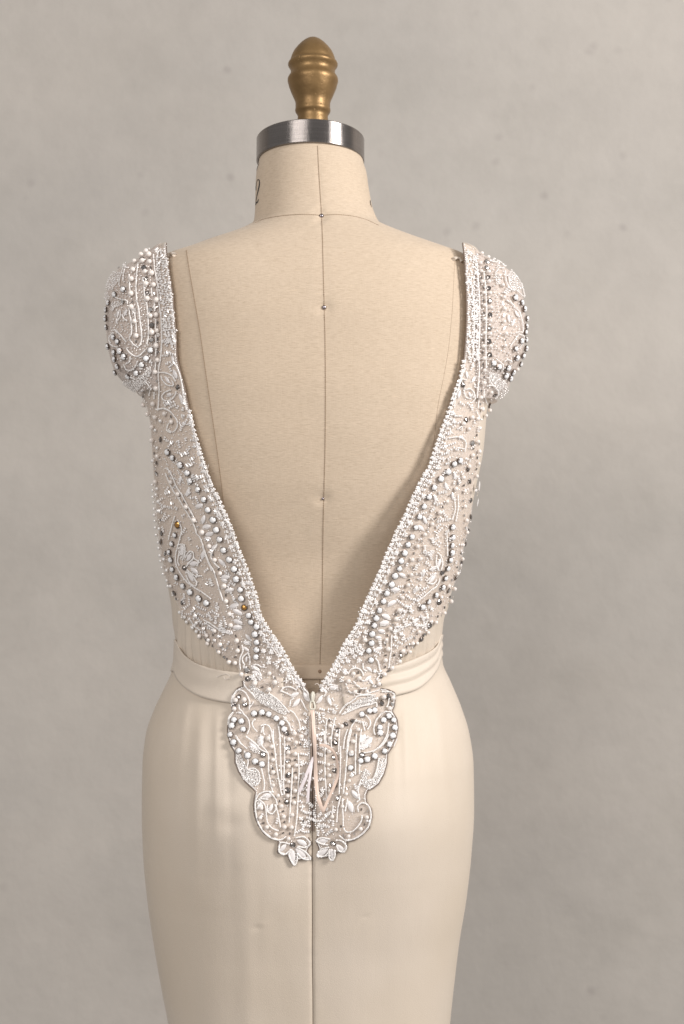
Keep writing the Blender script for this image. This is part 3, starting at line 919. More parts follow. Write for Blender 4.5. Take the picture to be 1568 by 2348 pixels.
def clump(u, v, n=5, rad=5.0):
    """little flower of beads"""
    a0 = random.uniform(0, 6.28)
    for i in range(n):
        a = a0 + i * 6.28 / n + random.uniform(-.3, .3); q = rad * random.uniform(.6, 1.0)
        if random.random() < .55: tubeb(u + q * math.cos(a), v + q * math.sin(a), -a, .00085, .00110, None if random.random() < .8 else TUBC, random.uniform(.9, 1.8))
        else: seed(u + q * math.cos(a), v + q * math.sin(a), .00095, None, random.uniform(.7, 1.6))
    seed(u, v, .0009, None, 1.5)
def sprig(u, v, ang=None, n=None):
    ang = random.uniform(0, 6.28) if ang is None else math.radians(ang)
    n = n or random.choice((2, 3, 3, 4))
    for i in range(n):
        s = (i - (n - 1) / 2)
        du, dv = math.cos(ang) * s * 6.5, -math.sin(ang) * s * 6.5
        tubeb(u + du * .75, v + dv * .75, ang + PI / 2 + random.uniform(-.3, .3), .00085, .00135, None if random.random() < .72 else TUBC, random.uniform(.9, 1.4))
def fill(poly, sp=2.6, r=.00056, kind=None):
    P = np.array(poly); x0, y0 = P.min(0); x1, y1 = P.max(0)
    y = y0; row = 0
    while y < y1:
        x = x0 + (row % 2) * sp / 2
        while x < x1:
            a = x + random.uniform(-.9, .9); b = y + random.uniform(-.9, .9); ins = False; px, py = P[-1]
            for qx, qy in P:
                if (qy > b) != (py > b) and a < (px - qx) * (b - qy) / (py - qy) + qx: ins = not ins
                px, py = qx, qy
            if ins: seed(a, b, r * random.uniform(.8, 1.25), random.choice((CLEAR, CLEAR, SEED)) if kind is None else kind, random.uniform(.5, 1.3))
            x += sp
        y += sp * .87; row += 1
def scatter(poly, n, fn, mind=9):
    P = np.array(poly); x0, y0 = P.min(0); x1, y1 = P.max(0); got = []; tries = 0
    while len(got) < n and tries < n * 60:
        tries += 1; a = random.uniform(x0, x1); b = random.uniform(y0, y1); ins = False; px, py = P[-1]
        for qx, qy in P:
            if (qy > b) != (py > b) and a < (px - qx) * (b - qy) / (py - qy) + qx: ins = not ins
            px, py = qx, qy
        if ins and all((a - g[0])**2 + (b - g[1])**2 > mind * mind for g in got): got.append((a, b)); fn(a, b)

# ------------------------------------------------------------------ bead layout, drawn crop by crop
D = {}
D['A'] = dict(
 W=[(395,712),(285,780),(205,890),(178,980),(178,1095),(182,1215),(205,1470),(272,1350),(328,1410),(285,1550),(360,1535),(290,1640),(412,1612),(330,1735),(295,1810),(465,1865),(572,1830),(637,1722),(695,1640),(752,1530)],
 P=[(705,220),(632,270),(735,265),(545,355),(648,345),(740,355),(680,480),(765,500),(525,455),(505,575),(690,640),(790,655),(500,770),(710,840),(830,860),(505,950),(750,1070),(855,1055),(545,1140),(770,1290),(865,1265),(568,1335),(858,1470),(845,1660),(812,1820),(828,2030),(660,2075),(815,2240),(680,2250)],
 R=[(635,305),(662,425),(682,575),(705,765),(740,985),(765,1190),(765,1390),(1122,2020),(380,870)],
 K=[(730,305),(750,420),(800,770),(835,950),(862,1155),(860,1380),(865,1555),(830,1940),(510,880),(560,1410),(665,2145),(735,2060),(300,430)],
 S=[[(590,370),(575,450),(565,560),(560,700),(570,850),(590,950),(605,1060),(615,1150),(630,1260),(635,1380),(610,1460),(570,1475),(520,1440),(480,1370),(500,1310),(505,1230),(495,1120),(480,1060),(470,960)],
    [(400,400),(370,500),(345,580),(340,660)],[(430,400),(400,500),(390,600)],[(700,900),(715,1040),(720,1160),(722,1340),(700,1450)],[(650,560),(665,700),(680,880)],
    [(790,260),(800,400),(815,500),(850,680),(870,800),(890,950),(910,1080),(915,1200),(920,1340),(915,1500),(900,1650),(875,1800),(875,1900),(885,2050),(880,2200),(870,2340)],
    [(820,1330),(822,1450),(818,1620)],[(820,1120),(815,1240)],[(760,700),(770,800)],[(800,900),(805,1000)],[(440,1500),(480,1560),(560,1610),(620,1590),(680,1520)],[(410,1720),(440,1780),(500,1790),(560,1740),(580,1680)],
    [(490,1620),(480,1680),(440,1700)],[(300,1270),(350,1310),(400,1370),(440,1420)],[(260,1290),(215,1350),(225,1430),(270,1470),(340,1480)],[(250,1260),(300,1255),(340,1300)],
    [(870,1830),(960,1830),(1050,1870),(1100,1940)],[(910,1880),(930,1930),(990,1990),(1070,2000),(1060,1940)],[(1030,2060),(960,2090),(920,2150),(960,2200),(1040,2190),(1095,2130),(1110,2080)],
    [(860,2320),(950,2310),(1020,2340)],[(1100,1720),(1150,1830),(1180,1950),(1200,2080),(1220,2200),(1250,2330)],[(500,1880),(560,1905)],[(330,1120),(360,1060),(350,980)],[(440,1130),(400,1100),(380,1040)],
    [(700,1950),(760,2040),(750,2140)],[(620,2100),(640,2180),(680,2200)],[(260,800),(350,840),(440,860),(450,900)],[(470,520),(480,700),(480,820)],[(540,1030),(560,1180),(565,1290)],[(300,370),(360,375),(420,420),(470,430)],[(820,1700),(810,1780)],[(820,2090),(820,2180)]],
 L=[(320,1040,75,110),(420,1020,65,115),(260,970,30,80),(305,1130,80,90),(985,1925,-45,120),(1010,2120,10,100),(1090,1850,-60,150),(1170,2170,-65,140),(1060,1650,-75,120)],
 fill=[[(170,540),(260,480),(350,470),(330,600),(260,700),(180,740),(150,680)],[(140,740),(190,740),(220,830),(180,870),(135,840)],[(390,1920),(550,1910),(640,1850),(730,1760),(770,1790),(700,1950),(650,2000),(560,2080),(420,2040),(370,1980)],[(250,880),(330,860),(400,920),(300,950),(230,990)],[(540,900),(560,1050),(500,1050),(490,980)]],
 T=[(1000,1400),(980,1460),(1040,1420),(990,1560),(1060,1500),(1050,1580),(950,1600),(1000,1700),(1060,1720),(1030,1780),(990,2240),(1060,2280),(1090,1280),(1010,1300),(960,1420),(1130,2290)],
 region=[[(820,190),(960,190),(1000,450),(1060,800),(1075,1200),(1090,1450),(960,1400),(930,1000),(860,600)],110])
D['B'] = dict(
 P=[(705,245),(695,370),(790,300),(705,470),(795,480),(720,610),(805,610),(935,530),(985,655),(740,760),(820,765),(1000,820),(747,925),(830,955),(1005,975),(745,1110),(825,1135),(1000,1145),(745,1300),(820,1310),(1022,1305),(732,1475),(825,1475),(1012,1465),(740,1640),(745,1800),(735,1970),(695,2160),(825,2080),(865,2180),(800,2195),(695,2310),(1165,1765)],
 R=[(780,345),(780,430),(795,550),(808,695),(817,870),(825,1050),(818,1235),(812,1410),(820,1590),(448,1990),(850,2270),(880,2120)],
 W=[(1140,825),(1225,890),(1255,975),(1290,1100),(1285,1200),(1270,1280),(1275,1380),(1220,1400),(1145,1505),(1240,1590),(1275,1500),(1160,1620),(1210,1700),(862,1700),(930,1745),(1045,1755),(1105,1810),(1010,1865),(1070,1900)],
 K=[(705,560),(735,690),(735,860),(740,1030),(740,1215),(735,1390),(720,1560),(730,1720),(740,1890),(705,2070),(675,2250),(985,905),(1000,1060),(1005,1230),(1018,1390)],
 S=[[(655,430),(665,600),(680,800),(685,1000),(685,1200),(680,1400),(670,1600),(680,1800),(670,1950),(655,2100),(640,2300)],[(740,480),(755,620),(765,760),(775,1000),(770,1200),(765,1400),(765,1600),(770,1780)],
    [(1015,480),(1030,600),(1075,690),(1140,730)],[(1060,520),(1070,620),(1110,690),(1180,740),(1240,800)],[(1040,860),(1100,900),(1150,960),(1195,1010),(1225,1100),(1245,1200),(1250,1290)],
    [(1190,1310),(1150,1370),(1110,1430),(1080,1480)],[(1190,1310),(1250,1330),(1270,1390)],[(1010,1670),(1050,1650),(1100,1680)],[(930,1670),(985,1720),(975,1790)],[(470,1780),(430,1860),(400,1960),(390,2050),(340,2150),(330,2300)],
    [(400,1980),(430,1920),(480,1930)],[(480,2060),(540,2050),(590,2110),(600,2180),(560,2230)],[(460,2090),(480,2160),(540,2180)],[(800,1900),(830,1970),(890,2030),(920,2090),(880,2170),(820,2230)],[(740,2060),(730,2150),(750,2230),(770,2260)],[(780,2010),(850,2000),(900,2050)],
    [(550,560),(570,800),(590,1000),(590,1300),(570,1600)],[(900,480),(940,430),(1000,440)],[(1160,1290),(1200,1280),(1250,1290)],[(820,340),(900,360),(960,340),(1020,370)],[(1240,640),(1265,740),(1260,820)],[(1200,1500),(1240,1440)]],
 L=[(1070,1100,-80,120),(1165,1030,-45,100),(1130,1150,60,110),(590,1920,35,120),(400,2120,70,120),(540,2130,-40,100),(1190,1060,-30,80),(500,1860,-70,110)],
 fill=[[(1060,480),(1130,450),(1210,520),(1250,600),(1260,700),(1200,740),(1110,670),(1060,560)],[(800,1810),(900,1840),(1010,1940),(1040,2000),(1065,2080),(1050,2140),(960,2160),(920,2080),(860,1990),(810,1900)],[(880,480),(960,500),(960,640),(910,650)]],
 T=[(620,1580),(640,1650),(520,1480),(560,2300),(430,2250),(520,2260),(600,2010),(560,1750),(860,330),(930,380),(1000,400),(1030,720),(1060,740)],
 region=[[(480,200),(650,250),(660,500),(670,900),(665,1300),(650,1640),(540,1700),(500,1500),(510,1200),(505,900),(485,500)],105])
D['C'] = dict(
 W=[(333,568),(385,628),(468,706),(540,792),(570,878),(652,970),(715,1078),(758,1190),(813,1297),(847,1405),(883,1508),(925,1625),(985,1725),(1038,1828),(1060,1937),(1103,2052),(1113,2148),(410,1462),(378,1555),(352,1645),(368,1728),(385,1830),(432,1915),(497,2010),(575,2075),(665,2143),(745,2193)],
 R=[(248,432),(208,685),(505,1815),(398,2090),(262,1445),(255,1535),(205,800),(300,1660),(480,2190)], Y=[(433,1352),(1145,2245)],
 P=[(72,45),(182,38),(122,150),(303,148),(205,188),(375,240),(172,295),(172,440),(228,612),(208,887),(370,892),(443,1020),(530,1158),(612,1300),(700,1432),(775,1580),(832,1730),(890,1875),(935,2010),(955,2175),(990,2315)],
 K=[(360,182),(190,740),(348,825),(400,945),(500,1100),(578,1238),(655,1375),(750,1510),(808,1675),(868,1830),(945,2110),(255,1300),(185,580),(345,2000),(420,2150)],
 G=[(160,920),(180,980),(165,1050),(180,1110),(180,1180),(195,1245),(190,1310),(210,1380),(215,1460),(240,1540),(245,1600),(260,1680),(265,1740),(280,1810),(295,1880),(330,1950),(345,2010),(225,960),(215,1025),(235,1100),(240,1200),(250,1390),(300,1720),(330,1840),(370,2010),(205,330),(260,230),(225,520),(180,660)],
 S=[[(235,95),(310,95),(360,130),(400,180),(430,230),(430,300),(390,350),(340,330)],[(235,20),(230,90)],[(310,800),(350,900),(400,1000),(450,1070),(500,1160),(560,1260),(620,1380),(640,1450),(670,1480),(700,1560),(740,1680),(780,1780),(820,1850),(850,1950),(880,2050),(920,2170)],
    [(330,740),(380,830),(420,930),(480,1030),(560,1180),(640,1330)],[(405,1265),(380,1350),(360,1430),(340,1520)],[(440,1300),(480,1400),(460,1500),(435,1600),(415,1700),(430,1800),(480,1890),(540,1970),(620,2030),(700,2080),(790,2150)],
    [(455,1650),(440,1740),(455,1790)],[(340,260),(320,330),(370,360)],[(440,1570),(480,1560),(510,1580),(515,1660),(490,1730)],[(520,1700),(560,1640),(600,1650),(600,1720),(540,1770)],[(530,1800),(600,1720),(655,1750),(640,1800)],[(540,1840),(620,1900),(700,1900)],
    [(530,1860),(590,1900),(635,1960),(630,2010),(570,1980),(530,1900)],[(700,1580),(740,1700),(800,1850)],[(850,1560),(790,1700),(880,1820)]],
 L=[(480,1625,80,130),(555,1700,45,120),(600,1770,12,120),(610,1845,-20,120),(570,1910,-50,130),(460,865,70,85),(540,1000,60,110),(705,1295,70,110),(660,1145,15,110),(770,1450,15,110),(820,1595,35,100),(905,1760,-40,110),(940,1915,10,115),(985,2055,10,110),(1035,2225,20,120),(1070,2290,-20,120),(740,1370,10,110),(750,1500,5,90),(700,1680,70,110),(930,1950,-10,80)],
 F=[(660,580),(700,700),(650,840),(785,920),(845,1030),(900,1170),(850,1210),(960,1310),(910,1340),(1010,1450),(960,1490),(1060,1570),(1000,1590),(1100,1700),(1050,1745),(1150,1840),(1090,1870),(1190,1970),(1130,1980),(1240,2100),(1180,2100),(1285,2230),(610,400),(570,260),(560,180),(500,30),(620,500),(740,960),(790,1070),(870,1250),(1140,2000),(1210,2200),(700,770)],
 T=[(330,40),(490,100),(370,30),(490,180),(480,300),(350,450),(440,460),(520,430),(470,580),(560,520),(580,700),(540,700),(330,1010),(265,1130),(340,1160),(420,1170),(290,1270),(740,1840),(790,1970),(280,1400),(560,2170),(640,2230),(600,2270),(860,2260),(520,240),(480,270),(300,420),(360,480),(600,440),(500,590),(540,560),(620,840),(600,860),(600,1060),(640,1080),(320,980),(380,1120),(260,1080),(270,1180),(320,1280),(500,1420),(640,1900),(700,2260),(780,2300),(850,2220),(500,2180),(540,2230),(450,480),(590,640),(510,2120),(1020,2120),(1050,2180),(990,1990),(950,1850),(660,2180)],
 fill=[[(440,1600),(500,1570),(520,1660),(470,1740)]])
D['D'] = dict(
 W=[(1208,570),(1148,605),(1085,685),(1012,760),(945,850),(892,948),(842,1048),(795,1155),(756,1265),(718,1362),(677,1443),(642,1530),(605,1613),(588,1693),(542,1768),(508,1857),(458,1948),(424,2032),(383,2123),(350,2207),(330,2282),(1130,1260),(1130,1368),(1125,1450),(1120,1525),(1105,1600),(1080,1690),(1055,1790),(1028,1885),(960,1965),(885,2035),(820,2090)],
 R=[(1340,390),(1300,660),(1315,785),(1325,985),(1322,1155),(1305,1305),(1270,1440),(1225,1625),(1165,1790),(1095,1920),(995,2040),(910,2290),(1030,1735),(1280,150)],
 P=[(1435,40),(1530,50),(1470,105),(1330,125),(1385,140),(1243,190),(1297,245),(1405,235),(1390,375),(1400,475),(1335,515),(1395,600),(1300,630),(1240,745),(1375,730),(1165,865),(1255,890),(1075,995),(1255,1045),(1000,1110),(1268,1190),(923,1230),(1275,1315),(848,1338),(1230,1445),(775,1460),(1225,1590),(718,1600),(805,1590),(1170,1740),(708,1755),(1140,1900),(1085,1870),(675,1862),(620,1995),(1105,2030),(1010,1985),(583,2125),(1040,2150),(548,2215),(865,2200),(955,2250),(493,2315)],
 K=[(1385,310),(1390,540),(1410,400),(1250,830),(1190,810),(1112,935),(1035,1055),(962,1170),(880,1290),(820,1410),(740,1535),(722,1680),(687,1810),(630,1940),(555,2175),(520,2280),(1245,990),(1255,1140),(1265,1270),(1245,1390),(1220,1535),(1180,1675),(1125,1810),(1105,1985),(1050,2095),(980,2190),(905,2180),(1350,450),(1380,660)],
 S=[[(1190,930),(1190,1050),(1175,1150),(1165,1200)],[(1150,960),(1160,1080),(1130,1180)],[(1070,1300),(1078,1420),(1080,1560)],[(980,1530),(1010,1560),(1030,1640),(1010,1720)],[(970,1560),(965,1640),(985,1710)],[(780,2030),(850,1970),(920,1910),(970,1870),(1000,1800)],[(870,1820),(920,1770),(960,1740)],
    [(880,1840),(930,1850),(970,1810)],[(1100,340),(1200,330),(1270,380),(1260,480)],[(1380,60),(1410,130),(1440,150)],[(1200,240),(1230,220),(1230,270)],[(900,1700),(960,1670),(1000,1720)],[(1140,60),(1170,110),(1230,110)],[(1190,440),(1250,450)]],
 L=[(1075,840,-55,100),(1165,730,-60,100),(1140,940,-70,90),(855,1190,-55,100),(810,1270,-30,100),(620,1760,-20,90),(550,1910,-5,115),(515,2050,20,110),(455,2190,-25,110),(435,2255,5,110),(945,1690,5,100),(930,1800,35,120),(760,2230,10,90),(960,960,-60,90),(1230,330,-10,80),(1000,1640,75,110),(840,1740,80,90),(760,1910,70,90)],
 F=[(865,705),(905,790),(785,880),(840,940),(730,1010),(760,1090),(670,1150),(700,1220),(610,1260),(650,1340),(560,1390),(590,1450),(500,1510),(560,1530),(465,1590),(520,1640),(430,1680),(480,1720),(385,1790),(440,1830),(340,1900),(390,1930),(285,2020),(350,2050),(230,2140),(310,2150),(185,2250),(270,2250),(1090,190),(1030,320),(980,470),(950,560),(1110,280),(1150,170),(1040,560),(980,640),(1130,80)],
 T=[(960,1380),(1000,1420),(900,1530),(850,1480),(880,1640),(840,1730),(810,1800),(780,1900),(750,2020),(700,2110),(630,2130),(800,2190),(1130,400),(1170,450),(1060,420),(990,1250),(1070,1180),(930,1400),(970,1440),(920,1540),(860,1520),(800,1600),(760,1680),(930,1750),(1100,470),(1060,500),(1100,550),(1000,600),(1200,180),(1150,220),(1080,600),(900,660),(1230,700),(1200,770),(1150,800),(1030,900),(960,1000),(930,1080),(1000,1020),(1050,1130),(900,1160),(1000,1300),(1020,1180),(680,1990),(720,2060),(650,2080),(700,2200),(640,2260),(600,2300),(760,2280),(840,2260),(860,2130),(920,2120),(590,2040),(600,1880),(820,1960),(850,1900),(1250,600),(1290,560),(1340,430),(1050,700),(830,1120)],
 region=[[(560,2050),(760,2050),(900,2120),(980,2200),(880,2300),(640,2330),(500,2300)],16])
D['E'] = dict(
 W=[(493,118),(530,232),(628,308),(597,437),(627,572),(627,700),(617,823),(582,1800),(712,1780),(825,1810),(950,1880),(1042,1960),(1080,2060),(250,1905),(370,1930),(215,2005),(400,2065),(190,2150),(245,2285)],
 P=[(175,95),(200,285),(300,545),(315,715),(272,925),(172,910),(25,610),(375,1122),(840,1105),(930,1255),(832,1375),(420,1560),(255,1720),(280,1570),(595,1275),(1250,2130),(815,2215),(1155,2230),(1275,2285),(1360,2180)],
 R=[(460,1045),(482,1195),(320,1510),(240,1640),(425,1635),(1115,2120)],
 K=[(275,465),(320,650),(270,825),(130,670),(50,660),(80,820),(130,860),(910,1170),(935,1190),(915,1325),(718,1335),(1320,2095),(1350,2310)],
 S=[[(385,630),(400,720),(355,830),(345,930),(360,1040)],[(480,760),(400,820),(390,890),(430,960)],[(480,760),(515,850),(510,960)],[(540,980),(620,950),(700,990)],[(420,1300),(480,1380),(540,1440),(600,1520)],[(830,1450),(920,1510),(1010,1590),(1080,1670),(1160,1770)],
    [(230,1500),(280,1410),(350,1385),(430,1430),(480,1510),(510,1600),(500,1700),(510,1740)],[(330,1640),(340,1720),(390,1760),(400,1800),(470,1870),(500,1950),(505,2030),(470,2130)],[(220,1780),(165,1850),(150,1950),(160,2020)],[(220,1500),(205,1600),(210,1660)],
    [(590,1890),(550,1950),(570,2030),(640,2110)],[(700,2000),(760,1980),(830,2010),(870,2100),(880,2200),(910,2320)],[(740,2010),(730,2100),(760,2160)],[(450,2180),(520,2240),(600,2310),(640,2340)],[(280,2170),(310,2240),(380,2330)],
    [(1070,1850),(1120,1910),(1170,1990),(1200,2090)],[(1180,1740),(1240,1780),(1300,1870),(1340,1960),(1350,2080)],[(1030,1400),(1070,1350),(1150,1330),(1230,1350),(1290,1390)],[(1050,1410),(1120,1440),(1200,1480)],[(1180,1650),(1190,1570),(1250,1520)],
    [(1270,1140),(1330,1190),(1390,1270),(1420,1370),(1480,1430),(1500,1520)],[(1370,1560),(1400,1620),(1440,1700),(1490,1750)],[(960,940),(1050,860),(1130,890),(1170,950)],[(1030,1030),(1080,1000),(1150,1040),(1200,1080)],[(1210,1150),(1240,1250)],[(570,1600),(540,1650),(510,1680)],
    [(600,1030),(660,1060),(700,1130)],[(1400,1900),(1450,1960)],[(980,1990),(1000,2100),(1010,2250)]],
 L=[(310,60,-20,160),(310,225,-15,180),(300,320,5,190),(480,490,-45,140),(450,690,-35,130),(455,860,80,110),(600,1010,-20,160),(620,1090,-20,140),(1300,1230,-60,160),(1290,1600,50,180),(1260,1460,20,160),(1460,1500,-60,200),(340,1780,-20,100),(450,580,-10,120),(680,2230,80,150)],
 F=[(640,160),(710,190),(780,370),(700,420),(760,540),(900,510),(930,570),(740,720),(860,740),(1040,720),(825,850),(820,920),(980,900),(1050,1060),(1150,1170),(1120,1230),(620,90),(960,660),(1000,780),(560,1180),(680,1170),(600,1230)],
 T=[(100,370),(200,420),(20,340),(60,390),(150,400),(920,720),(880,640),(820,620),(1100,940),(1200,1010),(1080,880),(660,260),(740,300),(1160,1110),(940,960),(560,1150),(640,1120),(690,1200),(1460,1900),(1440,1800),(1400,2040),(1460,2110),(1420,2240),(1480,2300)],
 fill=[[(500,1320),(560,1300),(640,1360),(760,1440),(900,1490),(1010,1600),(1150,1780),(1100,1830),(980,1770),(850,1700),(700,1620),(600,1540)],[(420,520),(520,560),(540,620),(400,600)],[(540,1060),(680,1100),(640,1180),(560,1130)]])
D['F'] = dict(
 W=[(1138,35),(1090,155),(1055,268),(1022,405),(1012,550),(968,672),(1005,825),(1065,1640),(985,1650),(865,1705),(1285,1735),(1205,1800),(1150,1915),(1155,2000),(1365,1800),(1378,1920),(1352,2045),(1300,2180),(1220,2290)],
 P=[(1395,165),(1440,25),(1305,320),(1245,500),(1270,645),(1230,830),(1215,1040),(910,500),(1500,685),(1450,850),(1335,960),(732,1045),(825,1105),(658,1180),(755,1310),(1130,1200),(1205,1410),(1350,1440),(1300,1610),(945,1345),(555,1895),(370,1885),(470,2035),(370,2085),(808,1945),(710,2310),(735,2135)],
 R=[(1485,750),(1280,1400),(1180,1520),(1345,1535),(725,1800),(620,1855),(490,1955),(450,2145)],
 K=[(1400,100),(1350,260),(1265,430),(1235,575),(1235,750),(1230,940),(1280,1000),(1170,1120),(808,1025),(835,1330),(1370,750),(355,1800),(760,2035),(350,2010),(990,1300),(1160,1220)],
 S=[[(1330,430),(1325,550),(1320,680),(1300,800),(1285,960)],[(650,1040),(700,970),(790,955),(860,1000),(890,1080)],[(740,1180),(790,1240),(870,1270),(950,1260)],[(620,1220),(650,1290),(720,1350),(800,1380),(900,1390),(1000,1360),(1130,1320)],
    [(520,1680),(560,1610),(640,1530),(720,1470),(820,1410),(940,1400),(1080,1390)],[(880,890),(890,970),(940,1000)],[(1050,1010),(1100,1010),(1140,1060),(1100,1130)],[(1080,800),(1120,860),(1140,960),(1160,1040)],[(1190,1350),(1290,1340),(1370,1370),(1380,1470)],[(1290,1450),(1280,1530),(1250,1600)],
    [(1240,1660),(1170,1700),(1110,1770),(1070,1860),(1055,1960),(1080,2030)],[(1250,1660),(1320,1670),(1345,1720)],[(1290,1850),(1270,1990),(1220,2110),(1130,2230),(1030,2300)],[(930,1720),(990,1790),(1000,1870),(950,1950)],[(780,1790),(720,1870),(680,1970),(650,2100),(640,2230),(635,2340)],[(880,1820),(900,1900),(920,1970)],
    [(320,1780),(305,1900),(300,2050),(310,2180)],[(450,1760),(420,1880),(400,2020),(390,2150),(395,2280)],[(520,1950),(510,2100),(505,2300)],[(780,1810),(830,1810),(870,1820)],[(860,1950),(840,2100),(830,2250)],[(560,1700),(700,1640),(860,1570),(1000,1545),(1090,1510),(1100,1590)],[(340,1230),(400,1220),(480,1240)],[(240,1270),(300,1350),(270,1400)],
    [(1000,1110),(900,1170),(850,1150),(800,1170)],[(400,1440),(430,1490)],[(350,1400),(340,1480),(380,1550)],[(640,1950),(600,2080),(580,2250)]],
 L=[(1240,130,-25,160),(1220,235,0,160),(1175,360,-10,130),(1125,465,-10,120),(1130,640,15,140),(980,970,-35,120),(960,1120,40,150),(1010,1180,-60,120),(210,1450,60,150),(350,1470,-70,150),(420,1260,0,150),(270,1300,-30,120),(870,2090,-80,130),(920,2190,10,110),(980,2150,45,140)],
 F=[(900,50),(840,230),(960,210),(650,550),(820,400),(920,380),(700,700),(800,680),(650,840),(820,830),(570,740),(480,900),(590,990),(545,1130),(410,1070),(370,1150),(1380,370),(1480,400),(1390,460),(690,540),(610,690),(440,960),(340,1180),(600,1020),(850,720),(240,1300)],
 T=[(240,1620),(160,1680),(260,1720),(740,640),(770,560),(840,600),(760,760),(550,820),(500,1000),(1480,300),(1400,300),(1500,120),(1520,40),(230,1820),(250,2000),(200,1750),(240,2180),(200,2100),(440,1660),(380,1620),(460,1580),(860,640),(1100,700),(1150,560),(1120,1160),(1060,1230)],
 fill=[[(560,1700),(640,1580),(740,1500),(850,1430),(1000,1410),(1130,1400),(1100,1480),(1000,1540),(850,1570),(700,1640),(600,1700)],[(780,1820),(900,1800),(960,1850),(940,1920),(900,1860)]])
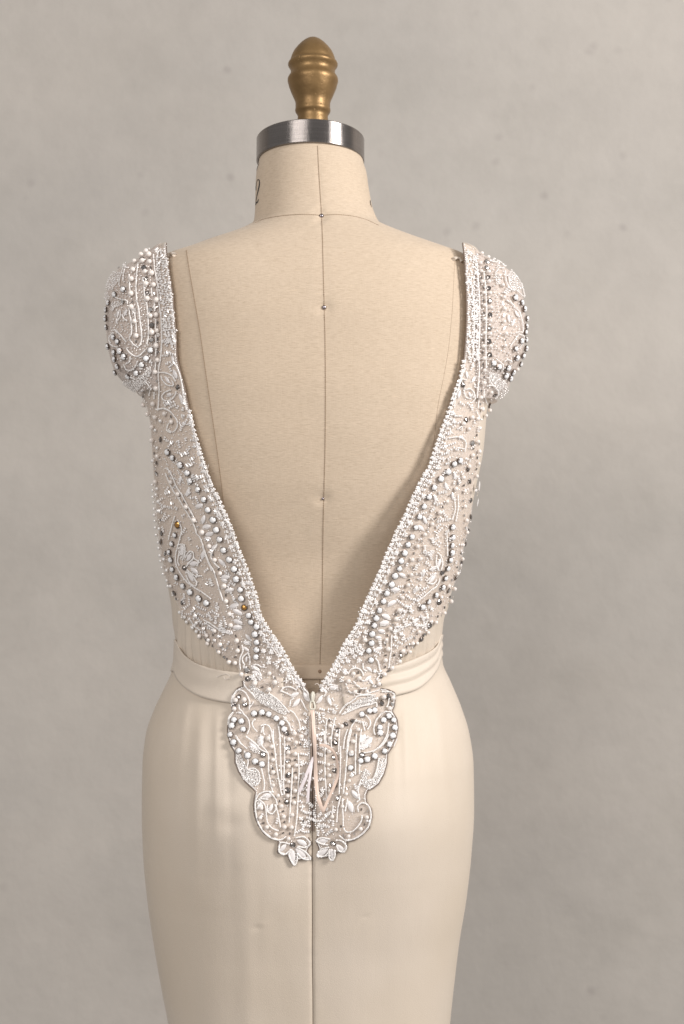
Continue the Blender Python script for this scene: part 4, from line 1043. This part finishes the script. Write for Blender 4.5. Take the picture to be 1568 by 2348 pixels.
D['G'] = dict(
 W=[(122,170),(165,235),(238,275),(300,325),(355,348),(1455,110),(1425,185),(1385,238),(1303,282),(1243,308),(1188,320),(1110,258),(1105,378)],
 R=[(572,210),(568,315),(575,437),(567,562),(560,660),(362,265),(612,1018),(958,1008),(975,165),(970,285),(972,397),(975,517),(995,628),(1200,270)],
 P=[(577,135),(640,165),(575,248),(633,260),(577,362),(640,355),(635,460),(577,492),(630,568),(567,612),(622,668),(515,697),(605,770),(535,785),(540,870),(600,872),(408,130),(437,200),(445,310),(445,415),(448,522),(487,610),(350,715),(340,795),(395,870),(470,930),(575,965),(690,110),(935,130),(1125,155),(925,240),(920,350),(1095,485),(930,440),(935,570),(1070,595),(1040,700),(955,785),(985,890),(1090,945),(1190,885),(1240,790)],
 K=[(678,175),(635,208),(440,262),(632,310),(442,383),(633,415),(445,475),(630,510),(625,625),(500,655),(530,740),(540,830),(585,925),(365,838),(530,920),(1140,100),(1105,445),(1075,550),(1045,645),(1025,865),(1195,725),(1245,740),(1220,850),(1045,940),(1135,925),(935,520),(700,820)],
 S=[[(345,100),(345,150),(355,190),(390,230),(410,280),(410,400),(430,520),(445,580)],[(450,60),(452,150),(465,250),(475,350),(490,450),(510,560),(520,610)],[(545,120),(545,250),(540,380),(535,500),(540,600)],[(660,260),(665,400),(660,520),(655,650),(645,800),(625,940)],[(470,690),(490,780),(510,880)],
    [(230,120),(300,170),(340,220),(400,250)],[(150,120),(180,170),(230,215)],[(350,380),(375,500),(370,560)],[(450,580),(380,575),(320,610),(300,680),(305,760),(330,850),(380,920),(440,965),(510,975),(560,945)],[(330,640),(380,690),(390,760),(400,830),(440,880),(490,900)],
    [(400,690),(400,740),(440,760),(470,720),(460,680)],[(640,960),(700,950),(740,975),(760,1010),(720,1040),(650,1030)],[(650,1040),(720,1080),(765,1135),(700,1135),(650,1090)],[(600,1060),(580,1110),(625,1190),(650,1140),(650,1090)],[(580,1010),(510,1000),(495,1070),(540,1100),(590,1060)],
    [(930,970),(860,960),(815,985),(860,1010),(920,1020)],[(920,1040),(850,1060),(825,1115),(890,1110),(930,1060)],[(930,1060),(925,1120),(950,1150),(975,1110),(970,1060)],[(990,1030),(1010,1070),(1050,1075),(1070,1030),(1030,985),(980,980)],
    [(1170,740),(1165,700),(1200,670),(1250,690),(1275,760),(1260,850),(1210,920),(1140,965),(1070,980),(1010,940)],[(1200,780),(1190,830),(1130,900),(1070,910),(1045,870)],[(1040,640),(1040,720),(1045,800),(1045,870)],[(1020,620),(1000,720),(990,830)],
    [(1110,60),(1090,150),(1075,280),(1065,400),(1055,500),(1045,600)],[(1020,200),(1020,300),(1015,450),(1010,600)],[(1150,100),(1145,300),(1145,440)],[(1180,200),(1178,260)],[(1180,340),(1180,430)],[(880,80),(890,200),(890,400),(900,560),(915,680)],[(1420,100),(1390,160),(1340,210),(1260,245),(1210,250)],
    [(1340,300),(1320,400),(1290,470),(1245,485)],[(960,700),(950,800)],[(360,40),(350,80)],[(505,120),(510,300),(520,480)],[(610,380),(600,540),(590,700),(580,840)],[(420,580),(470,640),(480,690)],[(400,640),(340,630),(400,600)],[(1140,600),(1180,640),(1160,660)],[(1190,480),(1170,560),(1180,640)],[(210,240),(240,320),(230,380),(260,400)],[(965,480),(955,590)],[(1080,640),(1060,740)],[(250,385),(300,385),(335,430),(330,500),(290,530)]],
 L=[(690,1000,-25,95),(680,1085,-40,115),(610,1115,-85,115),(530,1045,50,85),(875,985,10,90),(870,1080,35,110),(950,1095,-85,90),(1020,1045,-35,90),(1145,600,-50,95),(1105,700,-70,105),(400,605,5,85),(430,710,70,70),(340,690,60,80),(350,150,80,100),(290,190,-40,110),(1210,130,70,90),(1255,150,45,90),(1220,190,10,80)],
 F=[(690,340),(700,430),(690,700),(700,550),(870,560),(860,200),(830,640),(680,800)],
 T=[(710,190),(740,260),(760,470),(690,600),(740,620),(740,750),(730,830),(670,900),(730,910),(830,100),(850,150),(860,330),(870,470),(820,560),(850,760),(880,800),(830,860),(870,900),(920,920),(830,920),(890,640),(960,840),(700,260),(745,170),(740,340),(690,480),(740,520),(750,560),(680,660),(700,740),(760,680),(690,850),(700,880),(740,860),(760,800),(820,200),(840,260),(850,410),(830,480),(860,600),(850,700),(900,720),(920,760),(860,860),(900,860),(950,900),(930,820),(800,760),(820,820),(480,820),(350,780),(1120,430),(1180,520),(1150,540),(1250,820),(970,740)],
 fill=[[(1350,290),(1400,300),(1390,380),(1340,500),(1260,560),(1210,530),(1190,450),(1210,400),(1240,380),(1270,420),(1240,470),(1290,470),(1320,400)],[(140,240),(180,270),(210,330),(230,400),(260,380),(310,390),(340,450),(320,520),(270,530),(200,470),(150,360)],
       [(1190,100),(1280,110),(1270,200),(1190,230)],[(240,190),(330,220),(340,260),(270,240)],[(310,640),(350,660),(360,700),(320,720)],[(500,480),(530,480),(535,560),(510,560)]])
D['I'] = dict(P=[(722,280),(855,380),(845,458),(950,560),(805,235),(730,365),(650,290)],
 K=[(780,275),(710,330),(820,440),(775,390),(935,415),(875,405),(900,510),(650,180),(630,100),(685,300),(560,150),(480,110)],
 G=[(600,80),(620,150),(690,210),(740,330),(800,330),(840,290),(620,240),(450,40),(500,90),(550,110),(790,230),(580,200),(520,140)],
 S=[[(690,120),(760,160),(830,210),(900,245),(970,265)],[(560,130),(600,190),(660,230)],[(700,150),(760,190),(820,230)]],
 T=[(590,40),(730,80),(860,150),(870,180),(640,120),(540,60),(600,90),(760,100),(820,60),(580,180),(470,60),(900,230),(940,240),(660,70),(700,160),(750,210),(680,250),(810,120),(900,120)])
D['H'] = dict(P=[(550,1100),(670,1110),(465,1255),(525,1255),(340,1365),(430,1375),(290,1505)], K=[(615,1150),(585,1190),(480,1305),(390,1310),(225,1415),(495,1180),(630,1130),(310,1470)], R=[(700,1020),(590,1200)],
 T=[(240,1190),(270,1080),(330,1140),(400,1000),(480,1080),(600,1000),(640,1040),(560,1020),(520,1000),(300,1250),(360,1200),(430,1180),(240,1290)])
# scattered extra stitching between the traced motifs (small bits only)
for key in 'ABCDEFGIH':
    d = D[key]; x0, y0, s_ = CR[key]; k = 1 / (s_ * Q)
    pr = dict(A=.0025, B=.0019, C=.0023, D=.0020, E=.0023, F=.0021, G=.0019, H=.0019, I=.0021)[key]
    for kind, r_ in (('W', .00282), ('P', pr), ('R', .0021), ('Y', .0026), ('G', .0019)):
        for (x, y) in d.get(kind, []):
            u, v = cc(key, x, y)
            if key == 'F' and y > 1860 and kind != 'W' and False: continue
            rr = r_ * random.uniform(.88, 1.08)
            place(kind, u, v, rr)
    for (x, y) in d.get('K', []):
        u, v = cc(key, x, y); place('K', u, v, 1, random.choice((80, 95, 60, 110, 20)), None, (.0011, .00075, .00075))
    for (x, y, a, L_) in d.get('L', []):
        u, v = cc(key, x, y); hl = L_ * k * S * .5 * .95
        place('L', u, v, 1, a, None, (hl, hl * 1.02, .0030))
        # each petal carries a row of seed beads along one side
        if L_ * k > 16:
            ca, sa = math.cos(math.radians(a)), -math.sin(math.radians(a)); hw = L_ * k * .27
            for t in (-.7, -.45, -.2, .05, .3, .55, .8):
                q = hw * (1 - t * t) ** .5
                seed(u + ca * t * L_ * k * .5 + sa * -q * -1, v + sa * t * L_ * k * .5 + ca * q, .0005, CLEAR)
    for st in d.get('S', []): string(cl(key, st))
    for (x, y) in d.get('F', []): clump(*cc(key, x, y), n=random.choice((4, 5, 5, 6)), rad=4.6)
    for (x, y) in d.get('T', []): sprig(*cc(key, x, y))
    for p in d.get('fill', []): fill(cl(key, p))
    if 'region' in d:
        scatter(cl(key, d['region'][0]), d['region'][1], lambda a, b: (sprig(a, b, random.uniform(60, 120), 2) if random.random() < .75 else clump(a, b, 4, 3.6)), 6.5)
# fine background beading over the whole of both net panels
for B_ in (LB, RB):
    poly = [(p.x, p.y) for p in B_]
    scatter(poly, 70, lambda a, b: sprig(a, b, None, 2) if b < 1560 else None, 13)
    scatter(poly, 1500, lambda a, b: seed(a, b, random.uniform(.00045, .00075), random.choice((CLEAR, CLEAR, SEED)), random.uniform(.4, 1.0)) if b < 1590 or random.random() < .22 else None, 5.2)
for poly in ([(345, 590), (262, 640), (255, 780), (300, 885), (350, 890)], [(1100, 595), (1180, 640), (1195, 780), (1150, 890), (1085, 890)]):
    scatter(poly, 330, lambda a, b: seed(a, b, random.uniform(.0006, .0009), random.choice((CLEAR, SEED)), .6), 5.5)
# small beads worked along the V edge and all round the tail outline
def along(pts, sp, off, fn):
    P = resample([Vector((p.x, p.y)) for p in catmull(pts, step=1.5)], sp)
    for i, p in enumerate(P[1:-1]):
        t = (P[i+2] - P[i]).normalized(); fn(p.x - t.y * off, p.y + t.x * off)
along(VLx, 4.2, 2.6, lambda a, b: seed(a, b, .00075, random.choice((SEED, CLEAR))))
along(VRx, 4.2, -2.6, lambda a, b: seed(a, b, .00075, random.choice((SEED, CLEAR))))
along(VLx[14:], 11.0, -1.0, lambda a, b: clump(a, b, 5, 3.8))
along(VLx[20:], 4.6, 7.5, lambda a, b: seed(a, b, .00075))
along(VLx[20:], 11.5, 12.5, lambda a, b: sprig(a, b, 20, 2))
along(VRx[9:], 11.0, 1.0, lambda a, b: clump(a, b, 5, 3.8))
along(VRx[14:], 4.6, -7.5, lambda a, b: seed(a, b, .00075))
along(VRx[14:], 11.5, -12.5, lambda a, b: sprig(a, b, 160, 2))
along(TAILL, 3.2, -3.2, lambda a, b: seed(a, b, .0007))
along(TAILR, 3.2, 3.2, lambda a, b: seed(a, b, .0007))
along([(707, 1640), (709, 1750), (709.5, 1850), (709, 1900)], 4.2, 0, lambda a, b: seed(a, b, .00065, random.choice((SEED, CLEAR))))
along([(724, 1640), (724, 1750), (723.5, 1850), (723, 1900)], 4.2, 0, lambda a, b: seed(a, b, .00065, random.choice((SEED, CLEAR))))
for poly, n_ in ((cl('E', [(1080, 1850), (1480, 1800), (1500, 2330), (1100, 2330)]), 22), (cl('F', [(170, 1560), (330, 1560), (560, 1760), (330, 2330), (170, 2330)]), 26),
                 (cl('C', [(180, 500), (330, 520), (560, 900), (640, 1250), (520, 1250), (340, 850), (200, 700)]), 30), (cl('G', [(380, 60), (540, 100), (560, 620), (450, 600)]), 18), (cl('G', [(880, 80), (1060, 80), (1040, 640), (900, 640)]), 18),
                 (cl('D', [(900, 1100), (1060, 1000), (1070, 1250), (1060, 1500), (900, 1900), (700, 2050), (640, 2000), (860, 1400)]), 34)):
    scatter(poly, n_, lambda a, b: (seed(a, b, .0009, random.choice((SEED, CLEAR))), seed(a + 2.5, b + 2.5, .0007, CLEAR)), 6)

def build_beads(name, lst, m, lab):
    P = np.array([tuple(p) for p, r_ in lst]); R_ = np.array([r_ for p, r_ in lst])
    v0, f0 = ICO; n = len(P)
    V = (P[:, None, :] + v0[None] * R_[:, None, None]).reshape(-1, 3)
    Fc = (f0[None] + (np.arange(n) * len(v0))[:, None, None]).reshape(-1, 3)
    bulk(name, V, Fc, m, lab, True)
def bulk(name, V, Fc, m, lab, smooth):
    me = bpy.data.meshes.new(name); me.vertices.add(len(V)); me.vertices.foreach_set('co', V.astype(np.float32).ravel())
    me.loops.add(Fc.size); me.loops.foreach_set('vertex_index', Fc.astype(np.int32).ravel())
    me.polygons.add(len(Fc)); me.polygons.foreach_set('loop_start', np.arange(0, Fc.size, 3, dtype=np.int32))
    me.update(calc_edges=True); me.validate(); me.materials.append(m)
    me.polygons.foreach_set('use_smooth', [smooth] * len(me.polygons))
    o = bpy.data.objects.new(name, me); col.objects.link(o); o.parent = gown; o.matrix_parent_inverse = Matrix.Translation(-gown.location)
    tag(o, lab, None, 'stuff'); return o
def build_tubes(name, lst, m, lab, rounded=False):
    global TV, TF
    if rounded: TV, TF = ICO[0] * np.array([1, 1, 1.08]), ICO[1]
    else: TV, TF = CYL
    Vs = []
    for p, x, r_, hl in lst:
        a = Vector((0, -1, 0)) if abs(x.y) < .9 else Vector((0, 0, 1))
        y = x.cross(a).normalized(); z = x.cross(y)
        B = np.array([tuple(y), tuple(z), tuple(x)])
        Vs.append((TV * np.array([r_, r_, hl])) @ B + np.array(tuple(p)))
    V = np.concatenate(Vs); n = len(lst)
    Fc = (TF[None] + (np.arange(n) * len(TV))[:, None, None]).reshape(-1, 3)
    bulk(name, V, Fc, m, lab, rounded)
print('seeds', len(SEED), 'clear', len(CLEAR), 'tubes', len(TUBE), len(TUBC))
build_beads('seed_beads', SEED, M['seed'], 'strings of tiny pearly white seed beads')
build_beads('crystal_beads', CLEAR, M['clear'], 'dense fill of tiny clear glass beads')
build_tubes('bugle_beads', TUBE, M['tube'], 'short white satin tube beads in sprigs', True)
build_tubes('glass_bugle_beads', TUBC, M['clear'], 'short clear glass tube beads in sprigs')

# ------------------------------------------------------------------ zip slider, ribbon pull, loose threads
def onz(u, v, lift):
    h_ = cast([TE, TB], u, v); return h_[0] + h_[1] * lift
body_pts = [(712, 1597), (712.5, 1589), (716, 1584.5), (720.5, 1586), (722.5, 1592), (721, 1602), (719.5, 1611), (713.5, 1611)]
zn = cast([TE], 716, 1600)[1]
vs = []; nb = len(body_pts)
for lf in (.0008, .0030, .0042):
    for (u, v) in body_pts:
        k = 1.0 if lf < .004 else .72
        vs.append(onz(716.5 + (u - 716.5) * k, 1597 + (v - 1597) * k, lf))
fs = []
for a in (0, nb):
    for i in range(nb): fs.append((a + i, a + (i + 1) % nb, a + nb + (i + 1) % nb, a + nb + i))
fs.append(tuple(2 * nb + i for i in range(nb)))
sl = mk('zip_slider', vs, fs, M['zip'], gown); b_ = sl.modifiers.new('round', 'BEVEL'); b_.width = .0004; b_.segments = 2
br = [onz(716, 1590, .0042), onz(715.6, 1594, .0056), onz(715.2, 1602, .0058), onz(715.2, 1609, .0048)]
tube('slider_bridge', catmull(br, step=.0005), .0009, M['zip'], gown, 8)
loop = [onz(u, v, .0048) for u, v in ((713, 1609), (711.5, 1616), (711, 1624), (713, 1628), (719.5, 1628.5), (722, 1625), (721, 1616), (718.5, 1609.5))]
tube('pull_loop', catmull(loop, True, .0006), .0008, M['zip'], gown, 7, closed=True)

def ribbon(name, pts, w_, m, lifts, twist=0.0, lab=None):
    P = [onz(p.x, p.y, 0) for p in catmull(pts, step=3)]
    nn = [cast([TE, TB], p.x, p.y)[1] for p in catmull(pts, step=3)]
    out = []
    for i, (p, n) in enumerate(zip(P, nn)):
        t = i / (len(P) - 1) * (len(lifts) - 1); j = min(int(t), len(lifts) - 2); l_ = lifts[j] + (lifts[j+1] - lifts[j]) * (t - j)
        out.append(p + n * l_)
    n2 = [(n + Vector((math.sin(i * .13) * twist, 0, 0))).normalized() for i, n in enumerate(nn)]
    o = tube(name, out, 1, m, gown, 4, flat=(w_ * .85, .00022, n2)); o.data.polygons.foreach_set('use_smooth', [False] * len(o.data.polygons))
    if lab: tag(o, lab)
ribbon('pull_ribbon', [(716, 1626), (718, 1650), (721, 1690), (723.5, 1740), (726, 1790), (730, 1825), (737, 1846), (745, 1861)], .0019, M['rib'], [.0045, .0060, .0062, .0060, .0062, .0060], .5, 'blush pink satin ribbon hanging from the zip pull')
ribbon('pull_ribbon', [(743, 1860), (751, 1842), (760, 1822), (770, 1798), (776, 1776), (775, 1752), (769, 1731), (756, 1717), (744, 1712), (733, 1711.5)], .0014, M['rib'], [.0060, .0050, .0045, .0040, .0050, .0070, .0058], .7, 'blush pink ribbon end curling back up')
ribbon('white_ribbon', [(719, 1737), (711, 1757), (700, 1782), (690, 1803), (684, 1817)], .0015, M['ribw'], [.0046, .0058, .0060, .0050], .3)
ribbon('white_ribbon', [(715, 1750), (711, 1776), (707, 1808), (705, 1838)], .0013, M['ribw'], [.0046, .0060, .0052], .3)

for pts, l_ in (([(738, 1567), (741, 1572), (734, 1574), (728, 1567), (722, 1569)], .004), ([(470, 1104), (476, 1092), (482, 1076), (485, 1064)], .006), ([(500, 1553), (510, 1548), (523, 1546), (531, 1552)], .003), ([(516, 1552), (520, 1558), (528, 1556)], .003),
                ([(595, 1571), (607, 1566), (620, 1570), (611, 1576)], .003), ([(1085, 1112), (1092, 1120), (1098, 1136)], .003), ([(1080, 1117), (1090, 1116), (1094, 1124)], .003), ([(1062, 1300), (1069, 1297), (1066, 1306)], .003), ([(1040, 1370), (1052, 1366)], .003),
                ([(628, 1490), (636, 1500), (640, 1512)], .003), ([(868, 1640), (878, 1632), (872, 1648)], .003)):
    P = [cast(ALL, p.x, p.y) for p in catmull(pts, step=2)]
    P = [a + b * l_ for a, b in P]
    tube('loose_thread', P, .00028, M['thread'], gown, 4)
# two quill-like sequins standing off the right side
for (u, v, a, L_) in ((1086, 1112, -38, .0055), (1079, 1122, -10, .004), (1082, 1150, -50, .004)):
    place('L', u, v, 1, a, .004, (L_, L_ * .8, .002))
print('objects', len(bpy.data.objects))
